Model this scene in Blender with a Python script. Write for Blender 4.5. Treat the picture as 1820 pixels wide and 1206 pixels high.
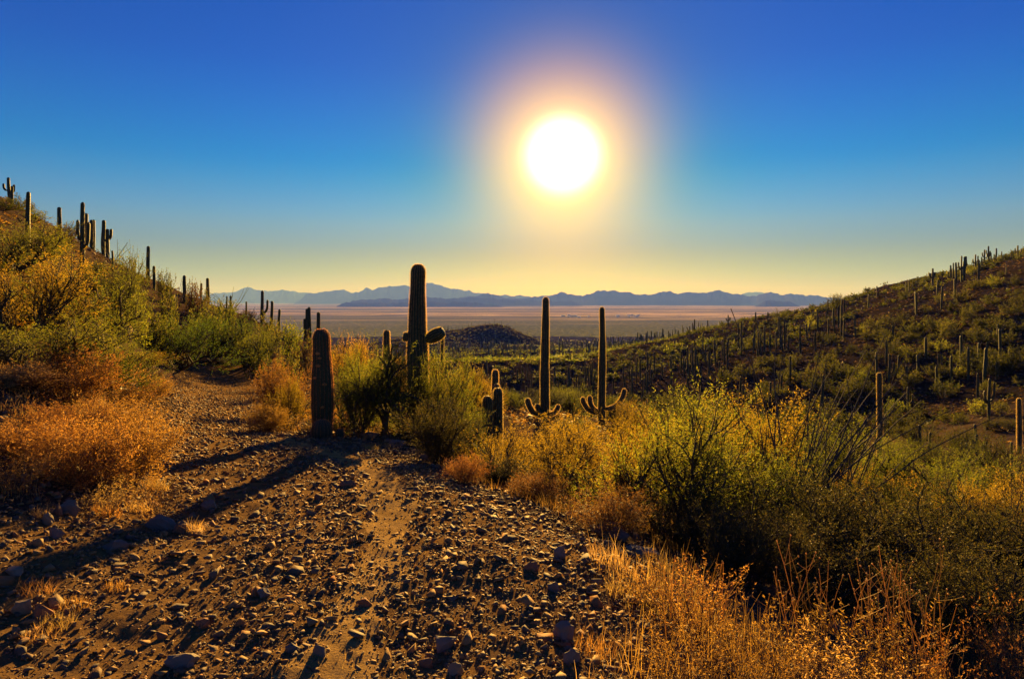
import bpy, bmesh, math
import numpy as np
from mathutils import Vector, Matrix

for o in list(bpy.data.objects):
    bpy.data.objects.remove(o)
SC = bpy.context.scene
COL = SC.collection
F, CX, HY, CAMZ = 1213.0, 910.0, 535.0, 1.65      # focal length and horizon of the photograph in its pixels
R = math.radians

# ------------------------------------------------------------------ camera
cam = bpy.data.cameras.new('camera')
cam.lens, cam.sensor_width = 24.0, 36.0
cam.shift_y = -(603.0 - HY) / 1820.0
cam.clip_start, cam.clip_end = 0.05, 200000.0
camo = bpy.data.objects.new('camera', cam)
COL.objects.link(camo)
camo.location = (0, 0, CAMZ)
camo.rotation_euler = (R(90), 0, 0)
SC.camera = camo

# ------------------------------------------------------------------ light
SUN = Vector(((1000 - CX) / F, 1.0, (HY - 278) / F)).normalized()
SUN_EL = math.asin(SUN.z)
SUN_AZ = math.atan2(SUN.x, SUN.y)
sun = bpy.data.lights.new('sun', 'SUN')
sun.energy, sun.angle, sun.color = 5.0, R(0.6), (1.0, 0.59, 0.18)
suno = bpy.data.objects.new('sun', sun)
COL.objects.link(suno)
suno.rotation_euler = SUN.to_track_quat('Z', 'Y').to_euler()

world = bpy.data.worlds.new('World')
SC.world = world
world.use_nodes = True
wt = world.node_tree
wt.nodes.clear()
def wn(t, **k):
    n = wt.nodes.new(t)
    for a, b in k.items():
        setattr(n, a, b)
    return n
def wmath(op, a, b=None):
    n = wn('ShaderNodeMath', operation=op)
    for i, v in enumerate((a, b)):
        if v is None: continue
        if isinstance(v, (int, float)): n.inputs[i].default_value = v
        else: wt.links.new(v, n.inputs[i])
    return n.outputs[0]
def wvec(op, a, b):
    n = wn('ShaderNodeVectorMath', operation=op)
    for i, v in enumerate((a, b)):
        if isinstance(v, tuple): n.inputs[i].default_value = v
        else: wt.links.new(v, n.inputs[i])
    return n
sky = wn('ShaderNodeTexSky', sky_type='NISHITA', sun_disc=False, sun_elevation=SUN_EL, sun_rotation=SUN_AZ,
         altitude=800.0, air_density=1.0, dust_density=0.2, ozone_density=4.0)
tc = wn('ShaderNodeTexCoord')
dirn = wvec('NORMALIZE', tc.outputs['Generated'], (0, 0, 0)).outputs[0]
ang = wmath('MULTIPLY', wmath('ARCCOSINE', wmath('MINIMUM', wvec('DOT_PRODUCT', dirn, tuple(SUN)).outputs['Value'], 0.999999)), 57.29578)
def spread(v):
    n = wn('ShaderNodeCombineXYZ')
    for i in range(3): wt.links.new(v, n.inputs[i])
    return n.outputs[0]
def falloff(width, power):
    # forward scattering round the sun, falling off with the angle to it (degrees)
    return wmath('EXPONENT', wmath('MULTIPLY', wmath('POWER', wmath('DIVIDE', ang, width), power), -1.0))
# the clear desert sky deepens towards the zenith and warms over the dusty plain
sep = wn('ShaderNodeSeparateXYZ'); wt.links.new(dirn, sep.inputs[0])
elev = wn('ShaderNodeValToRGB'); wt.links.new(wmath('MAXIMUM', sep.outputs['Z'], 0.0), elev.inputs[0])
SKY_STOPS = [(0.0, (.58, .40, .16)), (0.035, (.56, .44, .22)), (0.075, (.45, .40, .43)), (0.12, (.33, .48, .69)), (0.19, (.02, .45, .83)), (0.32, (.0, .30, .88)), (1.0, (.02, .24, .72))]   # times 1.35 below
cr = elev.color_ramp
cr.interpolation = 'CARDINAL'
while len(cr.elements) < len(SKY_STOPS): cr.elements.new(0.5)
for e_, (p_, c_) in zip(cr.elements, SKY_STOPS):
    e_.position, e_.color = p_, (*c_, 1)
tot = wvec('MULTIPLY', wvec('MULTIPLY', sky.outputs[0], elev.outputs[0]).outputs[0], (1.35, 1.35, 1.35)).outputs[0]
near = wvec('MULTIPLY', spread(falloff(9.0, 1.6)), (-0.05, -0.25, -0.93)).outputs[0]
tot = wvec('MULTIPLY', tot, wvec('ADD', near, (1, 1, 1)).outputs[0]).outputs[0]
for wd, pw, c_ in ((15.0, 1.6, (.6, .3, 0.0)), (6.4, 2.3, (13.0, 5.2, 1.2)), (4.0, 2.6, (5.5, 4.4, 2.6)), (2.7, 3.8, (30., 28., 25.))):
    tot = wvec('ADD', tot, wvec('MULTIPLY', spread(falloff(wd, pw)), c_).outputs[0]).outputs[0]
tot = wvec('MULTIPLY', tot, (.53, .53, .53)).outputs[0]
SKY_S = 0.05
bg = wn('ShaderNodeBackground'); bg.inputs['Strength'].default_value = SKY_S
wt.links.new(tot, bg.inputs['Color'])
wo = wn('ShaderNodeOutputWorld'); wt.links.new(bg.outputs[0], wo.inputs[0])

vs = SC.view_settings
vs.view_transform, vs.look, vs.gamma, vs.use_curve_mapping = 'Standard', 'None', 1.0, False
vs.exposure = 1.9
cy = SC.cycles
cy.max_bounces, cy.diffuse_bounces, cy.glossy_bounces, cy.transmission_bounces, cy.transparent_max_bounces, cy.volume_bounces = 6, 3, 2, 4, 6, 0
cy.use_denoising = True
cy.sample_clamp_indirect = 4.0

# ------------------------------------------------------------------ helpers
def rng(s): return np.random.default_rng(s)

def mk_mesh(name, V, Fq, mat=None, smooth=False, F3=None):
    """One mesh from numpy arrays: V (n,3), Fq (m,4) quads or (m,3) triangles, F3 more triangles."""
    V = np.ascontiguousarray(V, dtype=np.float32)
    blocks = [np.asarray(f, dtype=np.int32) for f in (Fq, F3) if f is not None and len(f)]
    me = bpy.data.meshes.new(name)
    me.vertices.add(len(V)); me.vertices.foreach_set('co', V.ravel())
    idx = np.concatenate([b.ravel() for b in blocks])
    tot_ = np.concatenate([np.full(len(b), b.shape[1], np.int32) for b in blocks])
    st = np.concatenate([[0], np.cumsum(tot_)[:-1]]).astype(np.int32)
    me.loops.add(len(idx)); me.loops.foreach_set('vertex_index', idx)
    me.polygons.add(len(tot_)); me.polygons.foreach_set('loop_start', st); me.polygons.foreach_set('loop_total', tot_)
    if smooth: me.polygons.foreach_set('use_smooth', np.ones(len(tot_), dtype=bool))
    me.update(calc_edges=True)
    if mat: me.materials.append(mat)
    return me

def obj(name, me, parent=None, loc=None, kind=None):
    o = bpy.data.objects.new(name, me)
    COL.objects.link(o)
    if parent is not None: o.parent = parent
    if loc is not None: o.location = loc
    if kind: o['kind'] = kind
    return o

def tag(o, label, cat, group=None, kind=None):
    o['label'] = label
    if cat: o['category'] = cat
    if group: o['group'] = group
    if kind: o['kind'] = kind
    return o

def empty(name, loc, rz=0.0, scale=(1, 1, 1)):
    o = bpy.data.objects.new(name, None)
    o.empty_display_size = 0.2
    COL.objects.link(o)
    o.location = loc; o.rotation_euler = (0, 0, rz); o.scale = scale
    return o

class Buf:
    """Collects vertex and face blocks for one mesh."""
    def __init__(s): s.v, s.q, s.t, s.n = [], [], [], 0
    def add(s, V, Q=None, T=None):
        V = np.asarray(V, float).reshape(-1, 3)
        if Q is not None and len(Q): s.q.append(np.asarray(Q) + s.n)
        if T is not None and len(T): s.t.append(np.asarray(T) + s.n)
        s.v.append(V); s.n += len(V)
    def mesh(s, name, mat, smooth=False):
        q = np.concatenate(s.q) if s.q else None
        t = np.concatenate(s.t) if s.t else None
        if q is None: q, t = t, None
        return mk_mesh(name, np.concatenate(s.v), q, mat, smooth, t)

# value noise on a lattice
def _hash(ix, iy, seed):
    n = (ix.astype(np.int64) * 374761393 + iy.astype(np.int64) * 668265263 + seed * 1274126177) & 0x7fffffff
    n = ((n ^ (n >> 13)) * 1274126177) & 0x7fffffff
    return ((n ^ (n >> 16)) & 0xffffff) / float(0xffffff)
def vnoise(x, y, seed=0):
    xi, yi = np.floor(x), np.floor(y)
    fx, fy = x - xi, y - yi
    fx, fy = fx * fx * (3 - 2 * fx), fy * fy * (3 - 2 * fy)
    xi, yi = xi.astype(np.int64), yi.astype(np.int64)
    a, b = _hash(xi, yi, seed), _hash(xi + 1, yi, seed)
    c, d = _hash(xi, yi + 1, seed), _hash(xi + 1, yi + 1, seed)
    return (a + (b - a) * fx) * (1 - fy) + (c + (d - c) * fx) * fy - 0.5
def fbm(x, y, seed=0, octv=4, gain=0.5):
    s, a = 0.0, 1.0
    for i in range(octv):
        s = s + a * vnoise(x * 2 ** i + 13.7 * i, y * 2 ** i - 7.1 * i, seed + i)
        a *= gain
    return s
def sstep(a, b, x):
    t = np.clip((x - a) / (b - a), 0, 1)
    return t * t * (3 - 2 * t)

# ------------------------------------------------------------------ materials
def node_mat(name):
    m = bpy.data.materials.new(name)
    m.use_nodes = True
    nt = m.node_tree
    nt.nodes.clear()
    out = nt.nodes.new('ShaderNodeOutputMaterial')
    return m, nt, out
def N(nt, t, ins=None, **k):
    n = nt.nodes.new(t)
    for a, b in k.items(): setattr(n, a, b)
    for a, b in (ins or {}).items():
        if isinstance(b, bpy.types.NodeSocket): nt.links.new(b, n.inputs[a])
        else: n.inputs[a].default_value = b
    return n
def ramp(nt, fac, stops, interp='LINEAR'):
    n = nt.nodes.new('ShaderNodeValToRGB')
    c = n.color_ramp
    c.interpolation = interp
    while len(c.elements) < len(stops): c.elements.new(0.5)
    for e, (p, col) in zip(c.elements, stops): e.position, e.color = p, (*col, 1)
    if fac is not None: nt.links.new(fac, n.inputs[0])
    return n.outputs[0]
def noise(nt, vec, scale, detail=4, rough=0.55):
    n = N(nt, 'ShaderNodeTexNoise', {'Scale': scale, 'Detail': detail, 'Roughness': rough})
    if vec is not None: nt.links.new(vec, n.inputs['Vector'])
    return n.outputs['Fac']
def mixc(nt, fac, a, b, mode='MIX'):
    n = nt.nodes.new('ShaderNodeMix')
    n.data_type, n.blend_type = 'RGBA', mode
    for sock, v in ((n.inputs[0], fac), (n.inputs[6], a), (n.inputs[7], b)):
        if isinstance(v, bpy.types.NodeSocket): nt.links.new(v, sock)
        elif isinstance(v, tuple): sock.default_value = (*v, 1) if len(v) == 3 else v
        else: sock.default_value = v
    return n.outputs[2]

def leaf_mat(name, c1, c2, c3=None, trans=0.5, gloss=0.015, bright=1.9):
    """Thin leaves and twigs: the light goes through them."""
    m, nt, out = node_mat(name)
    geo = N(nt, 'ShaderNodeNewGeometry')
    oi = N(nt, 'ShaderNodeObjectInfo')
    stops = [(0.0, c1), (1.0, c2)] if c3 is None else [(0.0, c1), (0.6, c2), (1.0, c3)]
    c = ramp(nt, geo.outputs['Random Per Island'], stops)
    hs_ = N(nt, 'ShaderNodeHueSaturation', {'Color': c})
    nt.links.new(N(nt, 'ShaderNodeMapRange', {'Value': oi.outputs['Random'], 'To Min': 0.492, 'To Max': 0.515}).outputs[0], hs_.inputs['Hue'])
    nt.links.new(N(nt, 'ShaderNodeMapRange', {'Value': oi.outputs['Random'], 'To Min': 1.2, 'To Max': 0.75}).outputs[0], hs_.inputs['Value'])
    d = N(nt, 'ShaderNodeBsdfDiffuse', {'Color': hs_.outputs[0]})
    thru = N(nt, 'ShaderNodeVectorMath', {0: hs_.outputs[0], 1: (bright, bright, bright * 0.8)}, operation='MULTIPLY').outputs[0]
    t = N(nt, 'ShaderNodeBsdfTranslucent', {'Color': N(nt, 'ShaderNodeVectorMath', {0: thru, 1: (.92, .92, .92)}, operation='MINIMUM').outputs[0]})
    g = N(nt, 'ShaderNodeBsdfGlossy', {'Color': (.9, .9, .9, 1), 'Roughness': 0.45})
    a = N(nt, 'ShaderNodeMixShader', {0: trans, 1: d.outputs[0], 2: t.outputs[0]})
    b = N(nt, 'ShaderNodeMixShader', {0: gloss, 1: a.outputs[0], 2: g.outputs[0]})
    nt.links.new(b.outputs[0], out.inputs[0])
    return m

def rough_mat(name, stops, scale, bump=0.3, bscale=None, rough=0.9, spec=0.15, coord='Object', island=False):
    m, nt, out = node_mat(name)
    tcn = N(nt, 'ShaderNodeTexCoord')
    v = tcn.outputs[coord]
    f = noise(nt, v, scale, 5, 0.6)
    if island:
        geo = N(nt, 'ShaderNodeNewGeometry')
        f = N(nt, 'ShaderNodeMath', {0: N(nt, 'ShaderNodeMath', {0: f, 1: 0.35}, operation='MULTIPLY').outputs[0],
              1: N(nt, 'ShaderNodeMath', {0: geo.outputs['Random Per Island'], 1: 0.65}, operation='MULTIPLY').outputs[0]}, operation='ADD').outputs[0]
    c = ramp(nt, f, stops)
    p = N(nt, 'ShaderNodeBsdfPrincipled', {'Base Color': c, 'Roughness': rough, 'Specular IOR Level': spec})
    b = N(nt, 'ShaderNodeBump', {'Strength': bump, 'Distance': 0.02, 'Height': noise(nt, v, bscale or scale * 6, 6, 0.65)})
    nt.links.new(b.outputs[0], p.inputs['Normal'])
    nt.links.new(p.outputs[0], out.inputs[0])
    return m
# ------------------------------------------------------------------ the lie of the land (metres; the camera stands at 0,0)
T_PX = [-900, -300, 0, 150, 300, 430, 570, 745, 900, 1070, 1250, 1450, 1650, 1815, 2100, 2700]
T_ROWS = [
 (1.5, [.1, .05, 0, 0, 0, 0, 0, 0, 0, 0, -.02, -.05, -.1, -.15, -.25, -.4]),
 (3,   [.3, .15, .05, 0, 0, 0, 0, 0, 0, 0, -.05, -.15, -.3, -.4, -.6, -.9]),
 (5,   [.9, .5, .2, 0, -.1, -.1, -.1, -.1, -.1, -.12, -.45, -.75, -1.0, -1.2, -1.4, -1.7]),
 (8,   [2.0, 1.2, .5, .05, -.35, -.4, -.4, -.4, -.55, -.85, -1.2, -1.5, -1.7, -1.8, -1.9, -2.2]),
 (12,  [3.6, 2.2, 1.1, .1, -.75, -.85, -.85, -1.0, -1.5, -1.8, -2.1, -2.3, -2.6, -2.8, -3.0, -3.3]),
 (18,  [6.5, 4.0, 2.4, .9, -1.25, -1.6, -1.65, -1.9, -2.2, -2.7, -3.2, -3.6, -4.0, -4.2, -4.4, -4.6]),
 (26,  [10, 6.5, 4.2, 2.0, -1.9, -2.3, -2.3, -2.6, -3.0, -3.7, -4.6, -5.2, -5.8, -6.0, -6.2, -6.0]),
 (38,  [15, 10, 7.0, 3.8, -1.7, -3.1, -3.0, -3.3, -4.0, -4.9, -6.4, -7.4, -8.0, -8.0, -7.5, -6.5]),
 (55,  [20, 14, 10.6, 6.9, 3.0, 1.0, -1.8, -4.5, -6.0, -7.8, -9.5, -10.5, -10, -9.0, -7.0, -5.0]),
 (75,  [20, 13, 9.0, 5.5, 1.5, -1.5, -4.0, -8.0, -11, -13, -14, -13.5, -10, -5.0, 0.0, 5.0]),
 (110, [15, 10, 4.0, 0, -3, -6, -9, -14, -17.5, -17.5, -13.5, -7.5, 0, 7.0, 16, 24]),
 (128, [12, 6, 0, -3, -6, -8, -11, -15, -17.2, -17.0, -12.0, -5.5, 2.8, 9.6, 20, 30]),
 (150, [8, 2, -5, -7, -9, -11, -13, -13.5, -12.3, -12.0, -9.0, -3.8, 5.0, 11.6, 24, 36]),
 (210, [0, -8, -14, -16, -18, -18, -18, -18, -17, -15, -8.5, -1.8, 7.4, 13, 28, 40]),
 (300, [-15, -22, -26, -26, -26, -26, -25, -24, -22, -20.5, -14, -7, 3.0, 8, 20, 30]),
 (450, [-28, -30, -32, -32, -32, -31, -31, -30, -29.5, -29, -26, -20, -13, -8, 0, 8]),
 (700, [-42, -42, -43, -43, -43, -43, -43, -43, -43, -42.5, -41, -37, -32, -28, -20, -15]),
 (1100, [-60] * 12 + [-57, -55, -50, -45]),
 (1600, [-68] * 14 + [-64, -62]),
 (2400, [-70] * 16), (40000, [-70] * 16)]
# the near ground is flatter and closer than the table's first survey: depths drawn in along each bearing
_WA = np.log([1.5, 3, 5, 8, 12, 15, 18, 26, 38, 55, 75, 110, 150, 210, 1e6]); _WB = np.log([1.5, 3, 4.6, 6.2, 7.6, 8.5, 10, 14.5, 24, 40, 62, 100, 146, 210, 1e6])
_WB = _WA + 0.42 * (_WB - _WA)
def warp(Y): return np.exp(np.interp(np.log(Y), _WA, _WB))
def near_scale(y): return y / np.exp(np.interp(np.log(y), _WB, _WA))
T_ROWS = [(float(warp(Y)), [CAMZ - (CAMZ - z) * warp(Y) / Y for z in c]) for Y, c in T_ROWS]
_rowL = np.log([r for r, _ in T_ROWS]); _tab = np.array([c for _, c in T_ROWS], float)
_NL, _NP = 420, 361
_gl, _gp = np.linspace(_rowL[0], _rowL[-1], _NL), np.linspace(-900, 2700, _NP)
_t1 = np.stack([np.interp(_gp, T_PX, r) for r in _tab])
_grid = np.stack([np.interp(_gl, _rowL, _t1[:, j]) for j in range(_NP)], 1)
def _blur(a, s, axis):
    k = np.exp(-0.5 * (np.arange(-4 * s, 4 * s + 1) / s) ** 2); k /= k.sum()
    p = [(0, 0), (0, 0)]; p[axis] = (4 * s, 4 * s)
    return np.apply_along_axis(lambda m: np.convolve(m, k, 'valid'), axis, np.pad(a, p, mode='edge'))
_grid = _blur(_blur(_grid, 3, 0), 4, 1)

PATH = np.array([(-1.0, -3, 2.4), (-1.1, 1, 2.3), (-1.15, 3, 2.1), (-1.4, 5, 2.1), (-2.45, 8, 1.75), (-4.3, 12, 1.8), (-5.3, 13.6, 1.5), (-6.7, 15.8, 1.05),
                 (-7.8, 18, 1.05), (-11.0, 26, 1.45), (-15.2, 37, 1.9), (-15.6, 39, 1.9)])
for _p in PATH:
    if _p[1] > 3: _p *= warp(_p[1]) / _p[1]
def path_dist(x, y):
    """Signed distance to the edge of the stony track: negative on it."""
    best = np.full(np.shape(x), 1e9)
    for (x0, y0, w0), (x1, y1, w1) in zip(PATH[:-1], PATH[1:]):
        dx, dy = x1 - x0, y1 - y0
        t = np.clip(((x - x0) * dx + (y - y0) * dy) / (dx * dx + dy * dy), 0, 1)
        best = np.minimum(best, np.hypot(x - x0 - t * dx, y - y0 - t * dy) - (w0 + (w1 - w0) * t))
    return best

TRACKS = [[(-0.78, 2.2), (-0.80, 3.2), (-0.86, 4.5), (-1.05, 6.0), (-1.5, 8), (-2.4, 10), (-4.0, 12.6), (-6.4, 15.8), (-7.6, 18), (-10.8, 26), (-15.6, 38)], [(-1.9, 2.2), (-2.0, 4.5), (-2.7, 7), (-4.2, 10), (-5.4, 12.6), (-6.9, 15.8)]]
for _t in TRACKS:
    for _k, (_x, _y) in enumerate(_t):
        if _y > 3: _t[_k] = (_x * warp(_y) / _y, float(warp(_y)))
def track_d(x, y, k):
    best = np.full(np.shape(x), 1e9)
    for (x0, y0), (x1, y1) in zip(TRACKS[k][:-1], TRACKS[k][1:]):
        dx, dy = x1 - x0, y1 - y0
        t = np.clip(((x - x0) * dx + (y - y0) * dy) / (dx * dx + dy * dy), 0, 1)
        best = np.minimum(best, np.hypot(x - x0 - t * dx, y - y0 - t * dy))
    return best


def height(x, y):
    x, y = np.asarray(x, float), np.asarray(y, float)
    r = np.hypot(x, y) + 1e-6
    th = np.arctan2(x, y)
    tc_ = np.clip(th, -0.97, 0.97)
    u = np.clip(CX + F * np.tan(tc_), -899, 2699)
    Y = r * np.cos(tc_)
    a = (np.log(np.maximum(Y, 1.51)) - _gl[0]) / (_gl[1] - _gl[0])
    b = (u + 900) / (_gp[1] - _gp[0])
    i, j = np.clip(a.astype(int), 0, _NL - 2), np.clip(b.astype(int), 0, _NP - 2)
    fa, fb = np.clip(a - i, 0, 1), np.clip(b - j, 0, 1)
    z = (_grid[i, j] * (1 - fa) + _grid[i + 1, j] * fa) * (1 - fb) + (_grid[i, j + 1] * (1 - fa) + _grid[i + 1, j + 1] * fa) * fb
    w = sstep(0.97, 2.8, np.abs(th))
    z = z * (1 - w) + np.minimum(0.02 * r, 6.0) * (r < 2000) * w + (-70 * (r >= 2000)) * w
    # a dark knoll in the valley and a shoulder behind the right-hand ridge
    z = z + 15.5 * np.exp(-np.maximum(((x + 42) / 58) ** 2 + ((y - 600) / 75) ** 2, 0) ** 1.5)
    z = z + 5.0 * np.exp(-(((x + 8) / 30) ** 2 + ((y - 600) / 60) ** 2))
    z = z + 11.5 * np.exp(-(((x - 196) / 26) ** 2 + ((y - 420) / 40) ** 2))
    pd = np.where(r < 80, path_dist(x, y), 50.0)
    off = sstep(-0.2, 1.5, pd)
    z = z + 0.05 * fbm(x / 1.1, y / 1.1, 3, 4) * (0.55 + 0.45 * off)
    z = z + (0.022 * fbm(x / 0.16, y / 0.16, 51, 3, 0.6) + 0.03 * fbm(x / 0.45, y / 0.45, 55, 2)) * (1 - sstep(14, 30, r))
    z = z + 0.22 * fbm(x / 4.0, y / 4.0, 9, 3) * off * sstep(4, 12, r)
    z = z + (0.9 * fbm(x / 14.0, y / 14.0, 21, 3) + 0.35 * fbm(x / 3.1, y / 3.1, 25, 3, 0.6)) * off * sstep(14, 40, r) * (1 - sstep(900, 1500, r))
    z = z + 4.5 * fbm(x / 60.0, y / 60.0, 31, 3) * sstep(70, 200, r) * (1 - sstep(700, 1500, r))
    return z

_YS = np.geomspace(2.2, 1200, 1400)
def ground_at(px, py, y0=2.2, y1=1200.0):
    """The first spot of the land seen along a line of sight; past the crest, the crest itself."""
    m = (_YS >= warp(y0)) & (_YS <= warp(y1))
    Y = _YS[m]
    x = (px - CX) / F * Y
    pz = HY - (height(x, Y) - CAMZ) / Y * F
    hit = np.nonzero(pz <= py)[0]
    k = hit[0] if len(hit) else int(np.argmin(pz))
    return float(x[k]), float(Y[k]), float(height(x[k:k + 1], Y[k:k + 1])[0]), float(pz[k])
def gz(x, y): return float(height(np.array([x]), np.array([y]))[0])

# ------------------------------------------------------------------ land materials
def land_material(name, plain=False, track=False, dark=False):
    m, nt, out = node_mat(name)
    geo = N(nt, 'ShaderNodeNewGeometry')
    P = geo.outputs['Position']
    n1 = noise(nt, P, 0.6, 6, 0.6); n2 = noise(nt, P, 9.0, 5, 0.65); n3 = noise(nt, P, 0.05, 4, 0.6)
    if plain:
        sx = N(nt, 'ShaderNodeSeparateXYZ', {0: P})
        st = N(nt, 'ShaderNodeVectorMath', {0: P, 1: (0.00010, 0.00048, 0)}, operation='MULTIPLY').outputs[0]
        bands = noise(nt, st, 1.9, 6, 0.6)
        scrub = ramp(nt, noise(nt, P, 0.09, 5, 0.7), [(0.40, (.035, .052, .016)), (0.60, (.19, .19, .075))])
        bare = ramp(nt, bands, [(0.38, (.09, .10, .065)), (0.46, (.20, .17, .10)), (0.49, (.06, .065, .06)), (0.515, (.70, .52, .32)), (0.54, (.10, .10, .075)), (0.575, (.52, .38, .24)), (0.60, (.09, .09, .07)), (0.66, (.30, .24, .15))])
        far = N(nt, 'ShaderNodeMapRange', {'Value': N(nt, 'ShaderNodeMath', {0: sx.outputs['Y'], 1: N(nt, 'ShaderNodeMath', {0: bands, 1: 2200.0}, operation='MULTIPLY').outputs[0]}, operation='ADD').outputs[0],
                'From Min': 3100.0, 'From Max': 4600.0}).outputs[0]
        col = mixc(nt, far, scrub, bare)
        bump_h, bstr = noise(nt, P, 0.1, 4), 0.2
    else:
        if track:
            col = mixc(nt, n1, (.115, .066, .026), (.24, .140, .046))
            col = mixc(nt, ramp(nt, n2, [(0.4, (0, 0, 0)), (0.7, (.6, .6, .6))]), col, (.06, .048, .04))
        else:
            col = mixc(nt, ramp(nt, n1, [(0.3, (0, 0, 0)), (0.7, (1, 1, 1))]), (.027, .022, .018), (.06, .04, .027))
            col = mixc(nt, ramp(nt, n2, [(0.45, (0, 0, 0)), (0.62, (.8, .8, .8))]), col, (.055, .042, .034))
            col = mixc(nt, ramp(nt, n3, [(0.42, (0, 0, 0)), (0.62, (.6, .6, .6))]), col, (.10, .062, .034))
        if dark: col = mixc(nt, 0.75, col, (.014, .012, .012))  # shade mixed straight into the soil colour
        bump_h, bstr = noise(nt, P, 24.0, 6, 0.7), 0.5
    p = N(nt, 'ShaderNodeBsdfPrincipled', {'Base Color': col, 'Roughness': 1.0, 'Specular IOR Level': 0.0})
    b = N(nt, 'ShaderNodeBump', {'Strength': bstr, 'Distance': 0.03, 'Height': bump_h})
    nt.links.new(b.outputs[0], p.inputs['Normal'])
    nt.links.new(p.outputs[0], out.inputs[0])
    return m
M_SAND = rough_mat('rut_sand', [(0.3, (.20, .125, .045)), (0.7, (.36, .235, .085))], 6.0, bump=0.6, bscale=60.0, rough=1.0, spec=0.0)
M_SHADY = land_material('shade_toned_soil', dark=True)  # desert soil again, darkened so its colour carries the slope's shade
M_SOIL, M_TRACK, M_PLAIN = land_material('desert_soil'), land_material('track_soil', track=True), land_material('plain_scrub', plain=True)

# ------------------------------------------------------------------ the land as one sheet, cut into its named pieces
_th = np.concatenate([np.linspace(-math.pi, -0.80, 34)[:-1], np.linspace(-0.80, 0.80, 430), np.linspace(0.80, math.pi, 34)[1:]])
_r = np.concatenate([np.geomspace(0.25, 2.4, 14)[:-1], np.geomspace(2.4, 60, 240)[:-1], np.geomspace(60, 1500, 210)[:-1], np.geomspace(1500, 29000, 46)])
RR, TT = np.meshgrid(_r, _th, indexing='ij')
LX, LY = RR * np.sin(TT), RR * np.cos(TT)
LZ = height(LX, LY)
LV = np.stack([LX, LY, LZ], -1).reshape(-1, 3)
_nr, _nt = len(_r), len(_th)
_i = np.arange(_nr - 1)[:, None] * _nt + np.arange(_nt - 1)[None, :]
LF = np.stack([_i, _i + 1, _i + _nt + 1, _i + _nt], -1).reshape(-1, 4)[:, ::-1]
_c = LV[LF].mean(1)
_cr, _cu = np.hypot(_c[:, 0], _c[:, 1]), CX + F * _c[:, 0] / np.maximum(_c[:, 1], 0.5)
_wob = 0.35 * fbm(_c[:, 0] / 0.7, _c[:, 1] / 0.7, 77, 3)
zone = np.zeros(len(LF), int)                                                   # 0 ground
zone[(path_dist(_c[:, 0], _c[:, 1]) + _wob < 0) & (_cr < 60)] = 1               # 1 path
zone[(zone == 0) & (_cr >= 6) & (_cr < 85) & (_c[:, 0] < -2.2 - 0.18 * _c[:, 1]) & (_c[:, 1] > 0)] = 2     # 2 hillside beside the path
zone[(_cr >= 70) & (_c[:, 0] > 0.24 * _c[:, 1]) & (_c[:, 1] < 520) & (_c[:, 1] > 0)] = 3                    # 3 hillside across the ravine
zone[(_c[:, 0] > -130) & (_c[:, 0] < 45) & (_c[:, 1] > 490) & (_c[:, 1] < 740)] = 5                         # 5 knoll
zone[(zone == 0) & (_cr >= 70)] = 4                                             # 4 valley floor
zone[(zone == 1) & (track_d(_c[:, 0], _c[:, 1], 0) + 0.5 * _wob < 0.20) & (_c[:, 1] > 1.5) & (_cr < 14)] = 7
zone[_cr >= 1250] = 6                                                           # 6 plain
for zi, (nm, mt, lb) in enumerate((('ground', M_SOIL, 'reddish brown desert soil falling away beside the stony track'),
        ('path', M_TRACK, 'rutted stony desert track curving away below the hillside'),
        ('hillside', M_SOIL, 'brushy saguaro slope rising beside the track'),
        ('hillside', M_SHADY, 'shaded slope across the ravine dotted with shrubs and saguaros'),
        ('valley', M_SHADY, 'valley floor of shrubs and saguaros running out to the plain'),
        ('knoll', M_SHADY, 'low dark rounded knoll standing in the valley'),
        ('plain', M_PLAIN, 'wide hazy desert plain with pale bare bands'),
        ('sandy_rut', M_SAND, 'golden sandy strip worn up the middle of the stony track'))):
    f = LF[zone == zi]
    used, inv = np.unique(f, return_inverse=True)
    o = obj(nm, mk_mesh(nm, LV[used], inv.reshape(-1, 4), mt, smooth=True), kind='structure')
    o['label'] = lb
    if nm == 'path': PATH_OBJ = o

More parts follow.
